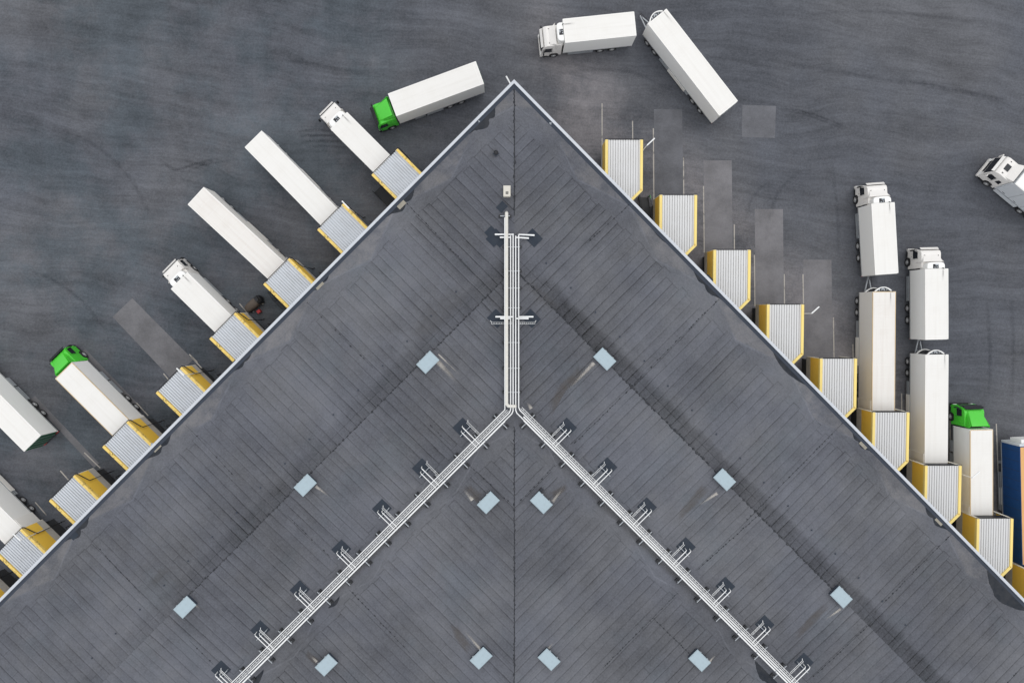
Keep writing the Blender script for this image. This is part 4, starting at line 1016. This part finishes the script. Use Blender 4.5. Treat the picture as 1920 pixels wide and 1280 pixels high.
    if kind == 'green':
        w_ = lambda x, a, z1_, z0_=zt - .03: [(x, -a, z0_), (x, a, z0_), (x, a * .9, z1_), (x, -a * .9, z1_)]
        bm = B(); loft(bm, [w_(1.95, .80, zt + .03), w_(1.25, .90, zt + .46), w_(.34, 1.06, zt + 1.02)]); bev(bm, .04, 2, 30); obj('roof_spoiler', bm, mat, c, smooth=True)
        for y in (-1, 1):
            bm = B(); pts = [(1.6, y * .86, zt + .02), (.14, y * 1.06, zt + .02), (.14, y * 1.12, zt + .78), (.34, y * 1.09, zt + .95)]
            slab(bm, pts if y < 0 else pts[::-1], .03); obj('side_fairing', bm, mat, c)
        bm = B(); box(bm, .04, .14, -1.1, 1.1, .9, 2.7); obj('rear_wall', bm, 'black', c)
    if kind == 'sleeper':
        bm = B(); box(bm, 1.12, 1.72, -.36, .36, zt + .002, zt + .05); bev(bm, .02, 1); obj('roof_window', bm, 'glass', c)
        w_ = lambda x, a, z1_, z0_=zt - .03: [(x, -a, z0_), (x, a, z0_), (x, a * .95, z1_), (x, -a * .95, z1_)]
        bm = B(); loft(bm, [w_(.98, .95, zt + .01), w_(.6, 1.05, zt + .25), w_(.2, 1.15, zt + .58)]); bev(bm, .035, 2, 30); obj('roof_spoiler', bm, mat, c, smooth=True)
        for y in (-1, 1):
            bm = B(); box(bm, -.02, .9 - .74, min(y * 1.12, y * 1.22), max(y * 1.12, y * 1.22), .9, 3.6); obj('side_fairing', bm, 'silver', c)
    return c
def reefer_cab(par):
    """cooling unit on the front wall above the cab"""
    poly = [(.02, -.98), (.40, -.98), (.62, -.88), (.72, -.66), (.74, .0), (.72, .66), (.62, .88), (.40, .98), (.02, .98)]
    bm = B(); prism(bm, poly, 2.5, 3.93); bmesh.ops.recalc_face_normals(bm, faces=bm.faces); bev(bm, .09, 3, 60); u_ = obj('reefer_unit', bm, 'white', par, smooth=True)
    bm = B(); box(bm, .06, .52, -.26, .36, 3.925, 3.94); obj('fan_opening', bm, 'black', u_)
    bm = B(); box(bm, .36, .52, -.24, .10, 3.942, 3.955); box(bm, .10, .2, .08, .22, 3.942, 3.965); cyl(bm, (.18, -.08, 3.942), .07, .03, 10); obj('fan_motor', bm, 'steel', u_)
    bm = B(); tube(bm, [(.08, -.70, 3.85), (.08, -.70, 4.10), (-.06, -.70, 4.16)], .035, 8); obj('exhaust_pipe', bm, 'black', u_)
def soot_on(box_o, y=-.70, L=1.5, w=.22, z=4.016):
    n = 8; verts = []; fade = []; faces = []
    for i in range(n + 1):
        k = i / n
        for e in (-1, -.5, 0, .5, 1): verts.append((-.12 - L * k, y + e * w * (.35 + .9 * k), z)); fade.append(.85 * (1 - k) * (0 if abs(e) == 1 else .6 if e else 1))
    for i in range(n):
        for j in range(4): faces.append((i * 5 + j, i * 5 + j + 5, i * 5 + j + 6, i * 5 + j + 1))
    me = bpy.data.meshes.new('soot_streak'); me.from_pydata(verts, [], faces); at = me.attributes.new('fade', 'FLOAT', 'POINT'); at.data.foreach_set('value', fade)
    me.materials.append(M['soot']); o = bpy.data.objects.new('soot_streak', me); COL.objects.link(o); o.parent = box_o
def white_truck():
    t = thing('box_truck', '', 'truck', group='white box trucks with a cooling unit over the cab'); L = 7.72
    b = cargo(t, L); soot_on(b); cab(t, 'cabwhite', 'white'); reefer_cab(t)
    underbody(t, L, (-4.25, -5.6), 2.1, (-3.4, -.6), lockers=((-3.0, -2.0),), skirtmat='chassis')
    for x in (-4.25, -5.6):
        for y in (-1.24, 1.24): wheel(t, x, y, dual=True)
    for y in (-1.24, 1.24): wheel(t, 1.0, y)
    bm = B(); box(bm, -.02, .12, -1.1, 1.1, 1.0, 2.4); obj('front_bulkhead', bm, 'black', t)
    return t
def green_truck(L=10.05, opened=False):
    t = thing('box_truck', '', 'truck', group='box trucks with a green cab')
    cargo(t, L, 'cream' if False else 'white', 'rusttrim' if opened else 'trim', rear_open=opened, rear_mat='dgreen'); cab(t, 'green', 'green')
    underbody(t, L, (-5.9, -7.25), 2.1, (-5.1, -3.2), lockers=((-3.0, -1.75),), skirtmat='steel')
    for x in (-5.9, -7.25):
        for y in (-1.24, 1.24): wheel(t, x, y, dual=True)
    for y in (-1.24, 1.24): wheel(t, 1.0, y)
    return t
def trailer(L, mat='white', trim='trim', reefer=True, opened=False, lab='', dolly=True):
    t = thing('drawbar_trailer', lab, 'trailer', group='long white box trailers')
    b = cargo(t, L, mat, trim, rear_open=opened)
    underbody(t, L, (-.95, -2.25, -L + 3.3, -L + 1.95), 0, (-L + 4.2, -3.2), lockers=(), skirtmat='steel')
    for y in (-1, 1):
        bm = B(); y0, y1 = sorted((y * 1.22, y * 1.31)); box(bm, -L * .62, -L * .38, y0, y1, .4, 1.02); bev(bm, .02, 1); obj('pallet_box', bm, 'cream', t)
    for x in (-.95, -2.25, -L + 3.3, -L + 1.95):
        for y in (-1.24, 1.24): wheel(t, x, y, .48)
    if dolly:
        bm = B(); bar(bm, (-.6, -.55, .62), (1.75, -.03, .62), .12); bar(bm, (-.6, .55, .62), (1.75, .03, .62), .12); bar(bm, (.3, -.33, .62), (.3, .33, .62), .08); cyl(bm, (1.8, 0, .57), .09, .1, 10); obj('drawbar', bm, 'steel', t)
        bm = B(); tube(bm, [(.0, .2, 1.1), (.7, .3, 1.0), (1.5, .1, 1.05), (2.0, .05, 1.1)], .03, 6); tube(bm, [(.0, -.2, 1.1), (.8, -.25, .95), (2.0, -.05, 1.1)], .03, 6); obj('air_hose', bm, 'black', t)
    if reefer:
        n = 14; out = [(.02 + .50 * math.sin(math.pi * k / n) ** .8, -1.0 + 2.0 * k / n) for k in range(n + 1)]; inn = [(max(.02, x - .08) if 0 < k < n else x, y * .88) for k, (x, y) in enumerate(out)]
        bm = B()
        for (z0, z1) in ((3.74, 3.90), (1.75, 1.87)):
            rings = [[(out[k][0], out[k][1], z0), (out[k][0], out[k][1], z1), (inn[k][0], inn[k][1], z1), (inn[k][0], inn[k][1], z0)] for k in range(n + 1)]
            loft(bm, rings)
        u_ = obj('reefer_unit', bm, 'white', t, smooth=True)
        bm = B(); prism(bm, [(x * .9, y * .86) for x, y in [(.012, -1.0)] + inn[1:-1] + [(.012, 1.0)]], 1.7, 3.70); bmesh.ops.recalc_face_normals(bm, faces=bm.faces); obj('fan_housing', bm, 'black', u_)
        bm = B()
        for k in range(6): box(bm, .10 + .05 * (k % 2), .30, -.75 + k * .27, -.62 + k * .27, 3.702, 3.74 + .02 * (k % 3))
        cyl(bm, (.34, 0, 3.702), .14, .05, 12); obj('fan_motor', bm, 'steel', u_)
        bm = B(); tube(bm, [(.06, -.86, 3.8), (.06, -.86, 4.08), (-.05, -.86, 4.12)], .03, 8); obj('exhaust_pipe', bm, 'black', u_)
        soot_on(b, -.86 if mat == 'white' else -.7, 1.8, .2)
    return t
def place(t, f, r, lab=None, z=4.0):
    A, C = P(*f, z), P(*r, z); d = (A - C); t.location = (A.x, A.y, 0); t.rotation_euler = (0, 0, math.atan2(d.y, d.x))
    if lab: t['label'] = lab
    return t
def placed(proto, f, r, lab): return place(dup(proto, (0, 0, 0), 0, lab), f, r, lab)

wt = white_truck(); place(wt, (635, 226), (718, 309), 'white box truck docked nearest the roof corner on the left side')
placed(wt, (335.7, 525.8), (419, 607.5), 'white box truck docked on the left beside the brown yard tug')
placed(wt, (1057.3, 58.4), (1189.6, 44.7), 'white box truck at the top of the photo, turning left with a trailer behind')
placed(wt, (1655.6, 380.6), (1662.7, 511.7), 'white box truck pulling the leftmost docked trailer on the right, slightly askew')
placed(wt, (1756.3, 503.8), (1756.6, 634), 'white box truck pulling the trailer beside the upright green cab truck')
gt = green_truck(); place(gt, (735.2, 197.1), (896.6, 137.5), 'green cab truck with white box driving beside the roof corner, not docked')
placed(gt, (-64, 706), (79.4, 849.5), 'white box truck cut off by the left photo edge, dark rear end, not docked')
go = green_truck(opened=True); place(go, (118.8, 694.2), (226.5, 801.6), 'green cab truck docked on the left side, rusty tan roof edge')
placed(go, (1840.4, 805), (1840.6, 966), 'green cab truck standing upright in the photo at the right-hand docks')
tr = trailer(12.5, lab='white trailer swinging behind the turning truck at the top of the photo'); place(tr, (1232, 30.7), (1364.8, 201.6))
t_ = trailer(13.4, 'cream', 'rusttrim', opened=True, lab='cream docked trailer with tan roof edges, leftmost trailer at the right docks'); place(t_, (1658, 546.4), (1656.2, 771))
t_ = trailer(12.4, 'white', 'trim', opened=True, lab='white docked trailer with grey sides between the cream trailer and the green cab truck'); place(t_, (1756.8, 664.6), (1755.2, 868.4))
t2 = trailer(12.5, 'white', 'trim', reefer=False, dolly=False, lab='plain white trailer without a truck, docked second from the roof corner on the left'); place(t2, (474.5, 260.6), (616.7, 406.4))
t_ = trailer(12.6, 'cream', 'trim', reefer=False, dolly=False, lab='long cream trailer without a truck, docked third from the roof corner on the left'); place(t_, (366.8, 367), (519, 508))
t_ = trailer(12.5, 'white', 'trim', reefer=False, opened=True, lab='white trailer docked at the left photo edge, rear doors folded open'); place(t_, (-127, 852.6), (25.4, 1005))
# blue and orange trailer at the right edge
t_ = thing('curtain_trailer', 'blue sided trailer with an orange roof cut off by the right photo edge', 'trailer')
b = cargo(t_, 13.3, 'blue', 'blue', rear_open=False, rearline=False)
bm = B(); box(bm, -13.2, -.08, -1.22, 1.22, 4.0, 4.022); obj('roof_tarp', bm, 'orange', b)
for y in (-1, 1):
    bm = B()
    for k in range(12): box(bm, -.6 - k * 1.1, -.57 - k * 1.1, min(y * 1.276, y * 1.284), max(y * 1.276, y * 1.284), 1.2, 3.9)
    obj('curtain_strap', bm, 'chassis', b)
bm = B(); box(bm, -13.25, -.04, -1.30, -1.281, 1.06, 1.14); box(bm, -13.25, -.04, 1.281, 1.30, 1.06, 1.14); obj('strap_rail', bm, 'steel', b)
bm = B(); box(bm, .005, .26, -1.26, 1.26, 1.1, 3.95); bev(bm, .05, 2); fb = obj('front_bulkhead', bm, 'silver', t_)
bm = B(); box(bm, .27, .68, -.8, .8, 1.9, 3.6); bev(bm, .08, 2); obj('reefer_unit', bm, 'white', t_)
underbody(t_, 13.3, (-8.9, -10.2, -11.5), 0, (-8, -3.5), lockers=((-7.3, -5.4),), skirtmat='cream')
for x in (-8.9, -10.2, -11.5):
    for y in (-1.24, 1.24): wheel(t_, x, y, .48)
for y in (-.75, .75):
    bm = B(); box(bm, -2.6, -2.48, y - .06, y + .06, .06, 1.0); box(bm, -2.7, -2.38, y - .14, y + .14, .0, .06)
    obj('landing_leg', bm, 'steel', t_)
place(t_, (1933.5, 836), (1938, 1062))
# far right lorry with the sleeper cab
t_ = thing('box_truck', 'white sleeper cab lorry with grey side lockers cut off by the right photo edge', 'truck')
b = cargo(t_, 7.8, 'silver', 'trim'); bm = B(); box(bm, -7.7, -.1, -1.18, 1.18, 4.0, 4.018); obj('roof_panel', bm, 'white', b)
cab(t_, 'cabwhite', 'sleeper'); underbody(t_, 7.8, (-4.0, -5.3), 2.1, None, lockers=((-3.2, -.1),), skirtmat='silver')
bm = B()
for y in (-1, 1):
    for x in (-1.0, -2.6, -4.2):
        box(bm, x, x + .35, min(y * 1.277, y * 1.29), max(y * 1.277, y * 1.29), 1.35, 1.42)
    for x in (-1.7, -3.4): box(bm, x, x + .015, min(y * 1.276, y * 1.284), max(y * 1.276, y * 1.284), 1.1, 3.9)
obj('locker_handle', bm, 'black', b)
for x in (-4.0, -5.3):
    for y in (-1.24, 1.24): wheel(t_, x, y, dual=True)
for y in (-1.24, 1.24): wheel(t_, 1.0, y)
hd = R(180 - 38.5); cc = P(1903.0, 344.6, 4.0); fx = Vector((math.cos(hd), math.sin(hd), 0)); ly = Vector((-math.sin(hd), math.cos(hd), 0))
q = cc - ly * 1.275; t_.location = (q.x, q.y, 0); t_.rotation_euler = (0, 0, hd)

# ------------------------------------------------------------------ yard tug and stairs
q = P(477, 570, .5); A = P(466, 580, 0); C = P(489, 561, 0); d = C - A
t = thing('yard_tug', 'small dark brown yard tug with rounded hood and red tail block', 'tug', (q.x, q.y, 0), math.atan2(d.y, d.x))
def superring(x, a, z0, z1, n=14): return [(x, a * math.copysign(abs(math.cos(2 * math.pi * k / n)) ** .7, math.cos(2 * math.pi * k / n)), (z0 + z1) / 2 + (z1 - z0) / 2 * math.copysign(abs(math.sin(2 * math.pi * k / n)) ** .7, math.sin(2 * math.pi * k / n))) for k in range(n)]
bm = B(); loft(bm, [superring(-1.15, .22, .3, .7), superring(-1.0, .42, .22, .98), superring(-.4, .52, .2, 1.2), superring(.3, .52, .2, 1.25), superring(.55, .46, .22, 1.2)]); obj('hood', bm, 'brown', t, smooth=True)
bm = B(); loft(bm, [superring(.56, .48, .2, 1.35), superring(.9, .50, .2, 1.42), superring(1.12, .40, .25, 1.25), superring(1.2, .2, .3, .9)]); obj('rear_body', bm, 'black', t, smooth=True)
bm = B(); box(bm, .62, .95, -.2, .2, 1.38, 1.5); box(bm, .9, 1.0, -.2, .2, 1.3, 1.75); bev(bm, .03, 1); obj('seat', bm, 'black', t)
bm = B(); box(bm, -.35, .05, -1.12, -.78, .15, .62); bev(bm, .04, 1); obj('tail_block', bm, 'redpaint', t, label='red tail block')
bm = B(); bar(bm, (-.15, -.8, .35), (.0, -.4, .35), .08); obj('tow_hitch', bm, 'chassis', t)
for x in (-.7, .7):
    for y in (-.5, .5): wheel(t, x, y, .26, .18)
def stairs(loc, rz, mat, lab):
    t = thing('steel_stairs', lab, 'stairs', loc, rz, 'steel stairs at the warehouse wall')
    bm = B(); box(bm, 0, 1.3, -.55, .55, 1.10, 1.16); obj('landing', bm, mat, t)
    for k in range(5):
        bm = B(); box(bm, 1.32 + k * .27, 1.56 + k * .27, -.5, .5, .92 - k * .19, .96 - k * .19); obj('tread', bm, mat, t)
    bm = B()
    for y in (-.53, .53): bar(bm, (1.28, y, 1.08), (2.75, y, .06), .05, .2)
    for x in (.1, 1.2):
        for y in (-.5, .5): box(bm, x - .03, x + .03, y - .03, y + .03, 0, 1.098)
    obj('stringer', bm, mat, t)
    for y in (-.56, .56):
        bm = B(); tube(bm, [(.05, y, 1.16), (.05, y, 2.15), (1.3, y, 2.15), (2.7, y, 1.05), (2.7, y, .1)], .028, 8); tube(bm, [(.05, y, 1.65), (1.3, y, 1.65), (2.7, y, .6)], .02, 6); tube(bm, [(1.3, y, 1.1), (1.3, y, 2.15)], .025, 6); obj('handrail', bm, mat, t)
    return t
ang = lambda v: math.atan2(v.y, v.x)
q = P(737, 384, 1.0); stairs((q.x, q.y, 0), ang(-VL), 'black', 'dark steel stairs at the wall below the first left dock shelter')
q = P(541, 573, 1.0); stairs((q.x, q.y, 0), ang(-VL), 'black', 'dark steel stairs at the wall between the third left shelter and the brown yard tug')
q = P(1211, 392, 1.0); st = stairs((q.x - .1, q.y - 1.2, 0), R(90), 'chassis', 'light steel stairs with a green rail end beside the first right dock shelter')
bm = B(); tube(bm, [(2.72, -.56, 1.02), (2.72, -.56, .15)], .06, 8); tube(bm, [(2.3, -.56, 1.36), (2.72, -.56, 1.04)], .05, 8); obj('rail_end', bm, 'rail_green', st, label='green rail end')
